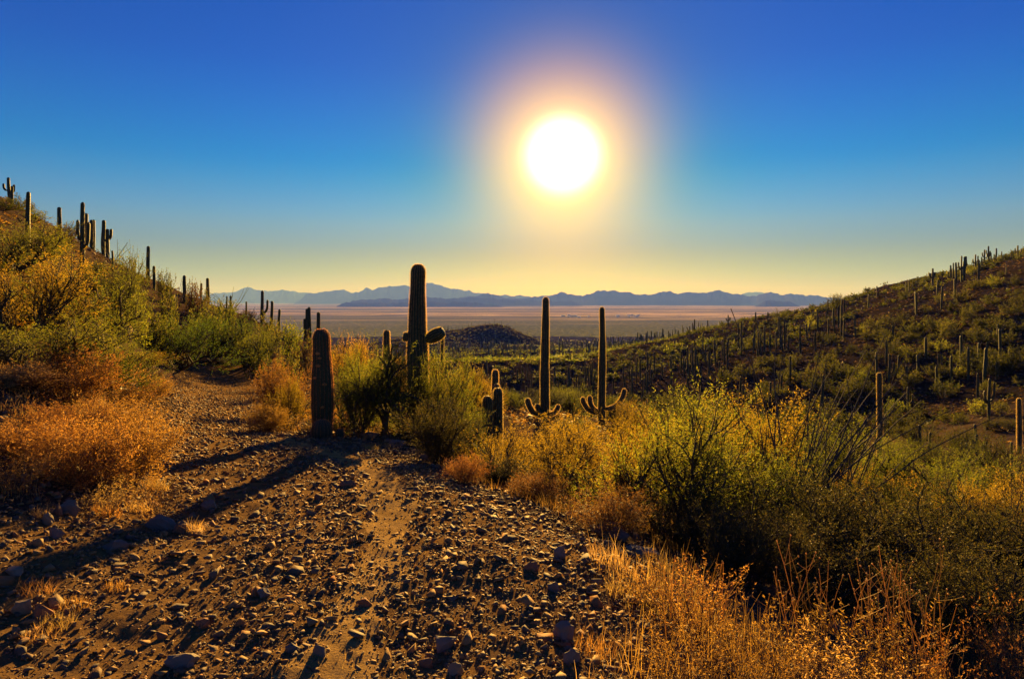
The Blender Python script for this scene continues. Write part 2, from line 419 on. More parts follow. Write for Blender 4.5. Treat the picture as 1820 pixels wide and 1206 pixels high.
# ------------------------------------------------------------------ far mountain ranges
def mountain(profile, depth, base_py, thick, seed, label, rough=1.0):
    px = np.array([p for p, _ in profile], float); py = np.array([q for _, q in profile], float)
    n = int((px[-1] - px[0]) / 1.3)
    s = np.linspace(px[0], px[-1], n)
    crest = (HY - np.interp(s, px, py)) / F * depth + CAMZ
    crest = crest + (depth / F) * rough * 4.2 * fbm(s / 13.0, s * 0 + seed, seed, 5, 0.6)
    rows = 13
    X = (s - CX) / F * depth
    fall = np.minimum(1, np.minimum(s - s[0], s[-1] - s) / 25.0)
    base = -70.0 - 12
    t = np.linspace(0, 1, rows)
    V = np.zeros((2 * rows - 1, n, 3))
    for k in range(2 * rows - 1):
        tt = t[k] if k < rows else 1 - (k - rows + 1) / (rows - 1)
        side = -(1 - tt) if k < rows else (1 - tt)
        spur = fbm(X / (thick * 0.55), X * 0 + tt * 0.6 + 5, seed + 5, 4)
        e = tt ** 1.35
        z = base + (crest - base) * fall * np.clip(e * (1 + 0.75 * spur * (1 - tt) * 2.0), 0, 1.0) ** 1.0
        z = np.where(tt >= 1, base + (crest - base) * fall, z)
        V[k, :, 0] = X * (1 + side * thick / depth)
        V[k, :, 1] = depth + side * thick * (1 + 0.35 * spur)
        V[k, :, 2] = z
    m_, n_ = V.shape[:2]
    i = np.arange(m_ - 1)[:, None] * n_ + np.arange(n_ - 1)[None, :]
    Fq = np.stack([i, i + 1, i + n_ + 1, i + n_], -1).reshape(-1, 4)
    o = obj('mountains', mk_mesh('mountains', V.reshape(-1, 3), Fq, M_ROCKFAR, smooth=True), kind='structure')
    o['label'] = label
    return o
M_ROCKFAR = rough_mat('mountain_rock', [(0.3, (.025, .022, .022)), (0.7, (.05, .042, .038))], 0.004, bump=0.0, coord='Object', rough=1.0, spec=0.0)
mountain([(1290, 531), (1312, 524), (1330, 520.5), (1345, 519.5), (1360, 521), (1385, 527), (1410, 532)], 26000, 541, 1500, 3, 'pale peak showing far behind the dark range', 0.6)
mountain([(330, 528), (393, 520.5), (424, 517), (434, 513), (440, 510), (452, 512.5), (469, 517), (492, 515), (510, 516), (527, 518), (557, 521), (590, 523), (640, 526), (700, 530)],
         24000, 541, 1700, 11, 'pale blue range behind the hillside with a pointed summit', 0.7)
mountain([(520, 530), (550, 522), (584, 518.5), (612, 517), (625, 520), (640, 516), (652, 513), (666, 514), (687, 510), (694, 507), (705, 508.5), (720, 507), (731, 508), (745, 506), (761, 502), (775, 505),
          (789, 510), (806, 513), (826, 517), (847, 519), (870, 522), (891, 524.5), (911, 525), (939, 528), (980, 531)], 19000, 541, 1700, 19, 'jagged blue range with the highest summit, behind the thick saguaro', 0.9)
mountain([(780, 533), (823, 528), (845, 525), (867, 522), (880, 525), (905, 529), (930, 530), (955, 527), (966, 526), (980, 523), (997, 520), (1010, 523), (1040, 526), (1060, 518), (1085, 516), (1100, 518),
          (1115, 520), (1140, 524), (1165, 521), (1190, 517), (1205, 522), (1225, 519.5), (1250, 521), (1280, 516), (1300, 521), (1320, 524), (1345, 526), (1358, 522), (1370, 519), (1390, 523), (1420, 524),
          (1450, 526), (1480, 528), (1520, 531), (1570, 532), (1640, 534)], 12500, 541, 1300, 29, 'long dark blue range of even summits under the sun', 0.8)
mountain([(600, 537), (625, 534), (642, 531.5), (662, 533), (683, 530.5), (705, 532), (731, 529.5), (762, 527), (790, 529), (823, 529), (850, 527), (880, 530), (930, 533), (990, 535), (1040, 536)], 10500, 542, 700, 37, 'low grey hills in front of the jagged range', 0.8)
mountain([(590, 540), (615, 537), (640, 538.5), (680, 537.5), (720, 538), (760, 536.5), (800, 538), (830, 536.5), (870, 539.5), (900, 540.5)], 8600, 543, 420, 41, 'lowest dark foothills rising straight from the plain', 0.6)
mountain([(1335, 540), (1350, 536.5), (1368, 534), (1385, 535.5), (1405, 537.5), (1430, 540)], 9200, 543, 420, 47, 'small dark foothills below the even range', 0.6)

# ------------------------------------------------------------------ air over the plain
def haze_box():
    m, nt, out = node_mat('haze_air')
    v = N(nt, 'ShaderNodeVolumePrincipled', {'Color': (.068, .145, 1.0, 1), 'Absorption Color': (1, 1, 1, 1), 'Density': 1.3e-4, 'Anisotropy': 0.0})
    nt.links.new(v.outputs[0], out.inputs['Volume'])
    x0, x1, y0, y1, z0, z1 = -30000., 30000., -30000., 30000., -86., 600.
    V = [(x, y, z) for z in (z0, z1) for y in (y0, y1) for x in (x0, x1)]
    Fq = [(0, 2, 3, 1), (4, 5, 7, 6), (0, 1, 5, 4), (2, 6, 7, 3), (0, 4, 6, 2), (1, 3, 7, 5)]
    o = obj('haze', mk_mesh('haze', V, Fq, m), kind='stuff')
    o['label'] = 'pale dusty air lying over the plain and mountains'
haze_box()
# ------------------------------------------------------------------ plant materials
def cactus_mat(name, c1, c2):
    m, nt, out = node_mat(name)
    tcn = N(nt, 'ShaderNodeTexCoord')
    n1 = noise(nt, tcn.outputs['Object'], 3.0, 5, 0.6)
    sp = noise(nt, tcn.outputs['Object'], 14.0, 4, 0.7)
    c = mixc(nt, n1, c1, c2)
    c = mixc(nt, ramp(nt, sp, [(0.62, (0, 0, 0)), (0.72, (.7, .7, .7))]), c, (.13, .085, .05))
    p = N(nt, 'ShaderNodeBsdfPrincipled', {'Base Color': c, 'Roughness': 0.62, 'Specular IOR Level': 0.25})
    b = N(nt, 'ShaderNodeBump', {'Strength': 0.25, 'Distance': 0.01, 'Height': sp})
    nt.links.new(b.outputs[0], p.inputs['Normal'])
    nt.links.new(p.outputs[0], out.inputs[0])
    return m
M_CACT = cactus_mat('saguaro_skin', (.030, .045, .020), (.055, .066, .030))
M_BARREL = cactus_mat('barrel_skin', (.05, .06, .03), (.09, .075, .04))
M_SPINE = leaf_mat('pale_spines', (.50, .34, .13), (.70, .50, .22), trans=0.6, gloss=0.03, bright=1.1)
M_SPINE_RED = leaf_mat('reddish_spines', (.34, .13, .06), (.5, .24, .1), trans=0.5, gloss=0.05, bright=1.3)
M_BARK = rough_mat('shrub_bark', [(0.3, (.045, .038, .026)), (0.7, (.10, .08, .05))], 18.0, bump=0.4)
M_OCO = rough_mat('ocotillo_bark', [(0.3, (.05, .045, .04)), (0.7, (.12, .10, .08))], 30.0, bump=0.5)
M_GREEN = leaf_mat('palo_verde_leaf', (.050, .072, .008), (.120, .128, .013), (.18, .15, .02), trans=0.68)
M_GOLD = leaf_mat('golden_green_leaf', (.115, .085, .008), (.225, .142, .012), (.31, .185, .02), trans=0.70)
M_LITTER = leaf_mat('brown_litter', (.055, .035, .018), (.10, .06, .028), (.15, .085, .035), trans=0.4, bright=1.3)
M_LUSH = leaf_mat('lush_green_leaf', (.034, .062, .008), (.080, .115, .012), (.14, .15, .016), trans=0.66)
M_DUSK = leaf_mat('dark_olive_leaf', (.020, .027, .006), (.045, .048, .009), (.085, .072, .013), trans=0.6, bright=1.6)  # darker copy of the olive leaf, the slope's shade put into its colour
M_SPINE_DIM = leaf_mat('dim_spines', (.20, .14, .06), (.30, .21, .09), trans=0.5, gloss=0.02, bright=1.2)  # spine colour dimmed to mute the sunlit rims of distant saguaros
M_OLIVE = leaf_mat('olive_leaf', (.032, .042, .008), (.070, .072, .012), (.12, .10, .018), trans=0.62, bright=1.7)
M_DARK = leaf_mat('creosote_leaf', (.030, .031, .009), (.056, .052, .012), (.11, .075, .018), trans=0.5, gloss=0.02, bright=1.6)
M_ORANGE = leaf_mat('dry_orange_leaf', (.22, .105, .022), (.34, .175, .038), (.46, .27, .07), trans=0.55, bright=1.3)
M_RUST = leaf_mat('dry_rust_leaf', (.15, .065, .018), (.24, .11, .028), (.32, .17, .045), trans=0.55, bright=1.3)
M_STRAW = leaf_mat('dry_straw', (.32, .18, .055), (.45, .28, .09), (.55, .37, .14), trans=0.55, bright=1.3)
M_TWIG = rough_mat('dry_twig', [(0.3, (.12, .07, .035)), (0.7, (.24, .14, .07))], 25.0, bump=0.2)

def unit(v): return v / np.maximum(np.linalg.norm(v, axis=-1, keepdims=True), 1e-9)

# ------------------------------------------------------------------ saguaros
def frames(P):
    P = np.asarray(P, float)
    d = np.gradient(P, axis=0); d = unit(d)
    n = np.zeros_like(P)
    ref = np.array([1.0, 0, 0]) if abs(d[0, 0]) < 0.85 else np.array([0, 1.0, 0])
    for i in range(len(P)):
        v = ref - d[i] * (ref @ d[i]); v /= np.linalg.norm(v); n[i] = v; ref = v
    return d, n, np.cross(d, n)

def sweep(P, rad, ribs=16, depth=0.16, sub=3, rg=None, wob=0.0):
    """A ribbed column along a line of points; the radii close it at the tip."""
    d, n, b = frames(P)
    m = ribs * sub
    th = np.arange(m) / m * 2 * math.pi
    prof = 1 - depth * ((1 - np.cos(ribs * th)) / 2) ** 0.75
    rr = np.asarray(rad)[:, None] * prof[None, :]
    if wob: rr = rr * (1 + wob * np.asarray(vnoise(np.arange(len(P))[:, None] * 0.35 + 0 * th, th[None, :] * 1.1 + 3, 5)))
    V = np.asarray(P)[:, None, :] + rr[..., None] * (np.cos(th)[None, :, None] * n[:, None, :] + np.sin(th)[None, :, None] * b[:, None, :])
    k = len(P)
    i = (np.arange(k - 1)[:, None] * m + np.arange(m)[None, :])
    j = (np.arange(k - 1)[:, None] * m + (np.arange(m)[None, :] + 1) % m)
    Q = np.stack([i, j, j + m, i + m], -1).reshape(-1, 4)
    V = np.concatenate([V.reshape(-1, 3), [np.asarray(P)[-1] + d[-1] * 0.001]])
    T = np.stack([(k - 1) * m + np.arange(m), (k - 1) * m + (np.arange(m) + 1) % m, np.full(m, k * m)], -1)
    return V, Q, T

def spine_tris(P, rad, ribs, step, per, length, width, seed):
    g = rng(seed)
    P = np.asarray(P, float)
    d, n, b = frames(P)
    s = np.concatenate([[0], np.cumsum(np.linalg.norm(np.diff(P, axis=0), axis=1))])
    q = np.arange(step * 0.5, s[-1], step)
    def it(a): return np.stack([np.interp(q, s, a[:, c]) for c in range(3)], -1)
    C, D, Nn, B = it(P), unit(it(d)), unit(it(n)), unit(it(b))
    rq = np.interp(q, s, rad)
    slope = np.gradient(rq, q) if len(q) > 1 else np.zeros(len(q))
    th = np.arange(ribs) / ribs * 2 * math.pi
    rd = np.cos(th)[None, :, None] * Nn[:, None, :] + np.sin(th)[None, :, None] * B[:, None, :]
    base = C[:, None, :] + rq[:, None, None] * rd
    nor = unit(rd - np.clip(slope, -4, 1)[:, None, None] * D[:, None, :])
    base = np.repeat(base.reshape(-1, 3), per, 0); nor = np.repeat(nor.reshape(-1, 3), per, 0)
    dr = unit(nor + 0.75 * g.normal(size=base.shape) * 0.8)
    dr = np.where((np.sum(dr * nor, 1) < 0.1)[:, None], unit(dr + nor), dr)
    L = length * g.uniform(0.5, 1.15, (len(base), 1))
    side = unit(np.cross(dr, g.normal(size=base.shape))) * width * 0.5
    V = np.stack([base + side, base - side, base + dr * L], 1).reshape(-1, 3)
    return V, np.arange(len(V)).reshape(-1, 3)

def column_profile(h, r, taper=0.85, rings=26, foot=0.8):
    """Heights and radii of one upright stem with a domed tip."""
    dome = r * taper * 1.35
    a = np.linspace(0, h - dome, rings)
    t = a / max(h, 1e-6)
    ra = r * (foot + (1 - foot) * sstep(0, 0.3, t)) * (1 - (1 - taper) * sstep(0.35, 1.0, t))
    w = np.linspace(0, math.pi / 2, 9)[1:]
    zb = h - dome + dome * np.sin(w)
    rb = ra[-1] * np.cos(w) ** 0.8
    rb[-1] = ra[-1] * 0.10
    return np.concatenate([a, zb]), np.concatenate([ra, rb])

def arm_path(z0, az, out, up, r, stem_r, droop=0.0, rings=18):
    """An elbow that leaves the stem sideways and turns up."""
    t = np.linspace(0, 1, rings)
    arc = np.minimum(t / 0.7, 1) * math.pi / 2
    ue = min(up, out * 1.1)
    hx = stem_r * 0.4 + out * np.sin(arc) + 0.06 * up * np.maximum(t - 0.7, 0)
    hz = z0 - droop * np.sin(np.minimum(t / 0.5, 1) * math.pi) + ue * (1 - np.cos(arc)) + (up - ue) * np.maximum(t - 0.7, 0) / 0.3 + 0.02 * t
    P = np.stack([np.cos(az) * hx, np.sin(az) * hx, hz], -1)
    s = np.concatenate([[0], np.cumsum(np.linalg.norm(np.diff(P, axis=0), axis=1))])
    q = np.linspace(0, s[-1], rings + 8)
    P = np.stack([np.interp(q, s, P[:, c]) for c in range(3)], -1)
    e = np.clip((s[-1] - q) / (r * 1.3), 0, 1)
    rad = r * (0.72 + 0.28 * sstep(0, 0.25, q / s[-1])) * np.maximum(np.sqrt(1 - (1 - e) ** 2), 0.08)
    return P, rad

def hero_saguaro(label, px, Y, top, wpx, ribs=16, taper=0.85, arms=(), foot=0.8, lean=0.0, seed=0, dz=0.0, group=None, spine=(0.034, 4, 0.05, 0.004), spine_mat=None, scars=0):
    ns = float(warp(Y) / Y); Y = float(warp(Y))
    arms = [(q[0], q[1], q[2] * ns, q[3] * ns, q[4] * ns, q[5] if q[5] < 0 else q[5] * ns) for q in arms]
    spine = (spine[0] * ns, spine[1], spine[2] * ns, spine[3] * ns)
    x = (px - CX) / F * Y
    z = gz(x, Y) + dz
    h = CAMZ + (HY - top) / F * Y - z
    r = wpx / F * Y / 2
    root = empty('saguaro_cactus', (x, Y, z - 0.06))
    tag(root, label, 'cactus', group)
    zz, rr = column_profile(h, r, taper, rings=max(26, int(h / ns * 14)), foot=foot)
    g = rng(seed + 3)
    zn = zz / ns
    bx = lean * (zz / h) ** 1.5 * h + 0.12 * r * np.sin(zn * 0.9 + seed)
    rr = rr * (1 + 0.03 * np.sin(zn * 2.1 + seed * 1.7) + 0.025 * np.sin(zn * 5.3 + seed))
    P = np.stack([bx, 0.02 * r * np.cos(zn * 1.7 + seed), zz], -1)
    def part(name, P, rr, ribs, sd):
        V, Q, T = sweep(P, rr, ribs, 0.17, 4)
        o = obj(name, mk_mesh(name, V, Q, M_CACT, True, T), root)
        V, T = spine_tris(P, rr, ribs, spine[0], spine[1], spine[2], spine[3], sd)
        obj('spines', mk_mesh('spines', V, T, spine_mat or M_SPINE), o, kind='stuff')
        return o
    st = part('stem', P, rr, ribs, seed)
    for k in range(scars):
        a = g.uniform(-2.2, -0.9); hz = g.uniform(0.2, 0.8) * h
        rs = np.interp(hz, zz, rr)
        bm = bmesh.new(); bmesh.ops.create_icosphere(bm, subdivisions=1, radius=(0.028 + 0.02 * g.random()) * ns)
        me = bpy.data.meshes.new('scar'); bm.to_mesh(me); bm.free(); me.materials.append(M_SCAR)
        s_ = obj('scar', me, st, (rs * 0.95 * math.cos(a), rs * 0.95 * math.sin(a), hz)); s_.scale = (1.3, 0.5, 0.8); s_.rotation_euler.z = a - math.pi / 2
    for k, (z0, az, out, up, ar, droop) in enumerate(arms):
        if droop < 0:                                   # a young arm: an egg-shaped bud pointing out and up
            t = np.concatenate([np.linspace(0, 0.8, 14), 0.8 + 0.2 * np.sin(np.linspace(0.1, math.pi / 2, 10))])
            q = r * 0.78 + out * t
            Pa = np.stack([math.cos(R(az)) * q, math.sin(R(az)) * q, z0 * h + up * t], -1)
            ra = ar * np.maximum(np.sqrt(np.clip(1 - ((t - 0.56) / 0.56) ** 2, 0, 1)) ** 0.85, np.where(t < 0.5, 0.45, 0.06))
            ra[-1] = ar * 0.05
        else:
            Pa, ra = arm_path(z0 * h, R(az), out, up, ar, r, droop)
        part('arm', Pa, ra, max(9, int(ribs * 0.7)), seed + 31 + k)
    return root
M_SCAR = rough_mat('cactus_scar', [(0.3, (.30, .14, .04)), (0.7, (.45, .24, .08))], 20.0, bump=0.3)

# the thick columns beside the track and the tall pair below it
hero_saguaro('stout dark columnar saguaro at the track edge with a barrel cactus at its foot', 571, 15.0, 578, 39, ribs=17, taper=0.74, foot=0.72, seed=1, spine_mat=M_SPINE_RED, scars=7, spine=(0.03, 7, 0.04, 0.006))
hero_saguaro('thickest tall saguaro with a stubby glowing arm, rising above the horizon behind a green tree', 744, 18.0, 464, 37, ribs=20, taper=0.70, foot=0.85, seed=2,
             arms=((0.57, -20, 0.50, 0.24, 0.170, -1), (0.585, 186, 0.19, 0.03, 0.12, -1)), spine=(0.034, 8, 0.05, 0.006))
hero_saguaro('tall slim saguaro with low curled arms, first of the tall pair from the thick one', 969, 30.0, 525, 15.5, ribs=14, taper=0.72, foot=1.0, seed=3,
             arms=((0.075, 178, 0.70, 0.72, 0.125, 0.06), (0.09, 205, 0.30, 0.42, 0.12, 0.02), (0.08, -8, 0.50, 0.42, 0.10, 0.03), (0.04, 12, 0.55, 0.22, 0.09, 0.0)), spine=(0.04, 8, 0.055, 0.008))
hero_saguaro('tall slim saguaro with arms spread wide like horns low down', 1070, 36.0, 543, 12.5, ribs=14, taper=0.70, foot=1.05, seed=4,
             arms=((0.115, 180, 0.95, 0.80, 0.125, 0.05), (0.125, 196, 0.62, 0.85, 0.12, 0.0), (0.15, 2, 1.12, 1.02, 0.125, 0.06)), spine=(0.045, 8, 0.06, 0.009))
hero_saguaro('rear column of the clump of three bright-rimmed saguaros', 880, 22.5, 652, 13.5, ribs=13, taper=0.8, foot=0.95, seed=5, group='clump of bright-rimmed saguaros', spine=(0.036, 8, 0.05, 0.007))
hero_saguaro('front column of the clump of bright-rimmed saguaros', 884, 20.0, 684, 19, ribs=14, taper=0.8, foot=0.95, seed=6, group='clump of bright-rimmed saguaros', spine=(0.034, 8, 0.045, 0.0065))
hero_saguaro('shortest column of the clump of bright-rimmed saguaros, half hidden by a bush', 865, 19.6, 698, 19, ribs=13, taper=0.85, foot=0.95, seed=7, group='clump of bright-rimmed saguaros', spine=(0.034, 8, 0.045, 0.0065))
hero_saguaro('middle column between the rear and front ones of the bright-rimmed clump', 883, 21.4, 677, 13, ribs=13, taper=0.85, seed=8, group='clump of bright-rimmed saguaros', spine=(0.034, 8, 0.045, 0.0065))
hero_saguaro('short rounded saguaro behind the crown of the green tree', 688, 22.5, 582, 13, ribs=13, taper=0.85, seed=9, spine=(0.04, 7, 0.05, 0.007))
hero_saguaro('thin saguaro with one upcurved arm standing against the dark knoll', 786, 42.0, 583, 6.0, ribs=12, taper=0.9, seed=10, arms=((0.36, -5, 0.42, 0.72, 0.12, 0.05), (0.4, 20, 0.25, 0.5, 0.1, 0.0)), spine=(0.06, 6, 0.06, 0.011))
hero_saguaro('small bent saguaro tip in the golden brush between the tall pair', 1047, 24.0, 744, 9, ribs=12, taper=0.9, seed=11, spine=(0.04, 7, 0.05, 0.007))
hero_saguaro('tall plain saguaro standing alone in the ravine before the shaded slope', 1563, 47.0, 660, 9.5, ribs=13, taper=0.9, foot=0.95, seed=12, arms=((0.16, 200, 0.35, 0.4, 0.12, 0.0),), spine=(0.05, 7, 0.06, 0.010))
hero_saguaro('tall saguaro cut by the edge of the picture below the shaded slope', 1811, 42.0, 705, 8.0, ribs=13, taper=0.9, foot=0.95, seed=13, spine=(0.05, 7, 0.06, 0.010))

# barrel cactus at the foot of the stout saguaro
def barrel(px, Y, wpx, hpx, label, seed):
    Y = float(warp(Y))
    x = (px - CX) / F * Y; z = gz(x, Y)
    r, h = wpx / F * Y / 2, hpx / F * Y
    root = empty('barrel_cactus', (x, Y, z - 0.03)); tag(root, label, 'cactus')
    w = np.linspace(-0.9, math.pi / 2, 18)
    P = np.stack([0 * w, 0 * w, h * (np.sin(w) + math.sin(0.9)) / (1 + math.sin(0.9))], -1)
    rr = r * np.maximum(np.cos(w), 0.06) ** 0.7
    V, Q, T = sweep(P, rr, 18, 0.2, 4)
    o = obj('body', mk_mesh('body', V, Q, M_BARREL, True, T), root)
    V, T = spine_tris(P, rr, 18, 0.014, 6, 0.03, 0.003, seed)
    obj('spines', mk_mesh('spines', V, T, M_SPINE_RED), o, kind='stuff')
barrel(572, 14.2, 36, 36, 'squat round barrel cactus bristling with reddish spines below the stout saguaro', 5)
barrel(604, 14.6, 16, 18, 'small barrel cactus half hidden behind the larger one', 6)

# the many slim saguaros of the slopes: a few shapes, each plant an object of its own
def far_saguaro_mesh(seed, arms):
    """One metre of radius 0.05 and height 1 with coarse spines; scaled per plant."""
    g = rng(seed)
    B = Buf(); S = Buf()
    zz, rr = column_profile(1.0, 0.045, 0.85, 12)
    P = np.stack([0.008 * np.sin(zz * 5 + seed), 0 * zz, zz], -1)
    def add(P, rr, ribs, sd):
        V, Q, T = sweep(P, rr, ribs, 0.16, 2); B.add(V, Q, T)
        V, T = spine_tris(P, rr, ribs, 0.03, 3, 0.015, 0.005, sd); S.add(V, None, T)
    add(P, rr, 9, seed)
    for k in range(arms):
        az = (0 if k % 2 == 0 else math.pi) + g.uniform(-0.5, 0.5)
        Pa, ra = arm_path(g.uniform(0.35, 0.55), az, g.uniform(0.09, 0.14), g.uniform(0.18, 0.42), 0.032, 0.045, 0.01, 10)
        add(Pa, ra, 7, seed + k + 9)
    nb = B.n
    q = np.concatenate(B.q); tb = np.concatenate(B.t); ts = np.concatenate(S.t) + nb
    me = mk_mesh('saguaro_cactus', np.concatenate(B.v + S.v), q, M_CACT, False, np.concatenate([tb, ts]))
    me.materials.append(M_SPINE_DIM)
    mi = np.zeros(len(q) + len(tb) + len(ts), np.int32); mi[len(q) + len(tb):] = 1
    me.polygons.foreach_set('material_index', mi)
    me.polygons.foreach_set('use_smooth', mi == 0)
    return me
SAG = {n: [far_saguaro_mesh(100 + 10 * n + k, n) for k in range(2)] for n in (0, 1, 2, 4)}
ORD = ['first', 'second', 'third', 'fourth', 'fifth', 'sixth', 'seventh', 'eighth', 'ninth', 'tenth', 'eleventh', 'twelfth', 'thirteenth', 'fourteenth', 'fifteenth', 'sixteenth', 'seventeenth',
       'eighteenth', 'nineteenth', 'twentieth'] + [t + '-' + u for t in ('twenty', 'thirty', 'forty', 'fifty') for u in ('first', 'second', 'third', 'fourth', 'fifth', 'sixth', 'seventh', 'eighth', 'ninth', 'tenth')]
def place_saguaro(x, y, z, h, width, arms, label, group, seed):
    me = SAG[arms][seed % 2]
    o = obj('saguaro_cactus', me, loc=(x, y, z - 0.05))
    k = width / 0.09
    o.scale = (k, k, h + 0.05)
    o.rotation_euler = (rng(seed).normal() * 0.015, rng(seed + 1).normal() * 0.015, (rng(seed).random() - 0.5) * (0.9 if arms else 6))
    tag(o, label, 'cactus', group)
    return o
def saguaro_row(items, ox, oy, sc, y0, y1, label, group, wid=0.40, seed0=0):
    items = sorted(items, key=lambda t: t[0])
    for i, it in enumerate(items):
        zx, zt, zb = it[:3]; arms = it[3] if len(it) > 3 else 0
        px, top, base = ox + zx / sc, oy + zt / sc, oy + zb / sc
        x, y, z, pz = ground_at(px, base, y0, y1)
        ns = float(near_scale(y))
        h = max((base - top) / F * y, 1.2 * ns)
        h = max(h, CAMZ + (HY - top) / F * y - z)
        g = rng(seed0 + i)
        place_saguaro(x, y, z, h, min(wid * ns * g.uniform(0.85, 1.15), h * 0.13, 8.0 / F * y), arms,
                      label % (ORD[i] if i < len(ORD) else 'one'), group, seed0 + i)
saguaro_row([(50, 108, 235, 2), (66, 178, 265), (152, 185, 480, 0), (320, 268, 440), (440, 240, 610, 2), (459, 298, 400), (491, 333, 455), (502, 333, 455), (556, 335, 490, 1), (576, 382, 490),
             (605, 502, 590), (657, 612, 690), (795, 477, 690), (827, 583, 710), (988, 633, 780), (1078, 672, 740), (1115, 645, 740), (935, 768, 830), (1405, 717, 930, 1),
             (1457, 768, 800), (1495, 812, 890), (1215, 748, 800), (1236, 740, 800), (1320, 772, 820), (1230, 870, 990), (1643, 808, 895), (1658, 800, 895), (1636, 862, 895), (1708, 828, 895)],
            0, 280, 3.015, 22, 75, '%s saguaro counted from the left along the brushy hillside above the track', 'saguaros on the hillside above the track', 0.30, 500)
saguaro_row([(130, 408, 458), (195, 408, 470, 2), (305, 422, 440), (780, 268, 330), (790, 290, 328), (815, 308, 330), (828, 305, 328), (733, 313, 385), (680, 330, 350), (934, 250, 300), (952, 240, 290), (970, 240, 285),
             (988, 246, 275), (1078, 172, 270, 4), (1160, 190, 230), (1175, 155, 230), (1187, 143, 225), (1203, 140, 260), (1231, 107, 245, 4), (1248, 110, 240, 1), (1258, 110, 180), (1307, 98, 180, 4), (1340, 110, 160),
             (1355, 72, 150, 2), (1376, 52, 140, 2), (1391, 88, 135), (1407, 95, 130), (1419, 65, 130), (1447, 82, 130), (1497, 90, 120), (1509, 88, 120), (1535, 48, 120, 2), (1103, 235, 310), (1325, 130, 260)],
            1300, 420, 3.015, 90, 270, '%s saguaro from the left along the skyline of the ridge across the ravine', 'saguaros on the skyline across the ravine', 0.36, 600)
saguaro_row([(515, 340, 420), (605, 340, 410), (1125, 270, 390), (1197, 230, 350), (985, 295, 410), (992, 300, 420), (1472, 165, 205), (865, 478, 570), (553, 430, 520), (602, 440, 560), (662, 425, 540), (443, 525, 590)],
            1300, 420, 3.015, 90, 270, '%s saguaro from the left on the upper part of the shaded slope', 'saguaros high on the shaded slope', 0.34, 660)
saguaro_row([(1425, 472, 560, 1), (1438, 500, 680), (1230, 533, 690), (1042, 545, 660), (1365, 573, 660), (1325, 577, 680), (1487, 597, 670), (1268, 598, 770), (1355, 603, 800, 1), (828, 558, 680), (778, 620, 790), (845, 635, 800, 1),
             (896, 645, 735), (998, 637, 740), (1113, 630, 720), (1127, 632, 680), (1177, 645, 790), (938, 697, 800), (1098, 700, 810), (1420, 667, 770), (1450, 668, 725), (1298, 675, 705), (507, 690, 750), (602, 680, 740), (315, 640, 790)],
            1300, 420, 3.015, 60, 200, '%s saguaro from the left across the middle of the shaded slope', 'saguaros in the middle of the shaded slope', 0.32, 700)
saguaro_row([(1318, 733, 890), (1377, 760, 990, 4), (950, 807, 945, 2), (1010, 1010, 1135), (1062, 1050, 1160), (1305, 1008, 1130), (1317, 1060, 1200), (1288, 1085, 1200), (1260, 1135, 1210), (1500, 1125, 1210), (268, 740, 830), (333, 835, 960),
             (363, 825, 890), (206, 780, 950), (65, 800, 900), (45, 750, 920), (112, 865, 950), (485, 745, 1000), (478, 1055, 1170), (440, 1010, 1140), (560, 960, 1020), (607, 1075, 1190), (300, 920, 1010), (990, 1095, 1140), (1233, 1155, 1210), (1345, 1185, 1215)],
            1300, 420, 3.015, 36, 120, '%s saguaro from the left in the ravine bottom below the shaded slope', 'saguaros in the ravine bottom', 0.28, 760)
saguaro_row([(500, 515, 630), (325, 517, 575), (353, 503, 590), (280, 525, 575), (483, 575, 640), (570, 545, 610), (642, 555, 610), (668, 565, 660), (684, 573, 680), (816, 572, 640), (876, 567, 640), (550, 575, 615), (268, 545, 580), (366, 560, 590),
             (893, 655, 710), (660, 600, 640), (475, 590, 640)],
            820, 480, 3.015, 58, 170, '%s saguaro from the left before the dark ravine bank behind the tall pair', 'saguaros before the dark ravine bank', 0.32, 820)
saguaro_row([(1430, 240, 300, 4), (1577, 226, 285), (1641, 226, 285), (1502, 275, 340), (1320, 268, 320), (1240, 280, 330), (1042, 330, 380), (1110, 325, 360), (1162, 320, 360), (1250, 262, 300), (990, 335, 375)],
            820, 480, 3.015, 140, 420, '%s saguaro from the left where the far ridge runs down to the plain', 'saguaros on the low end of the ridge', 0.36, 860)
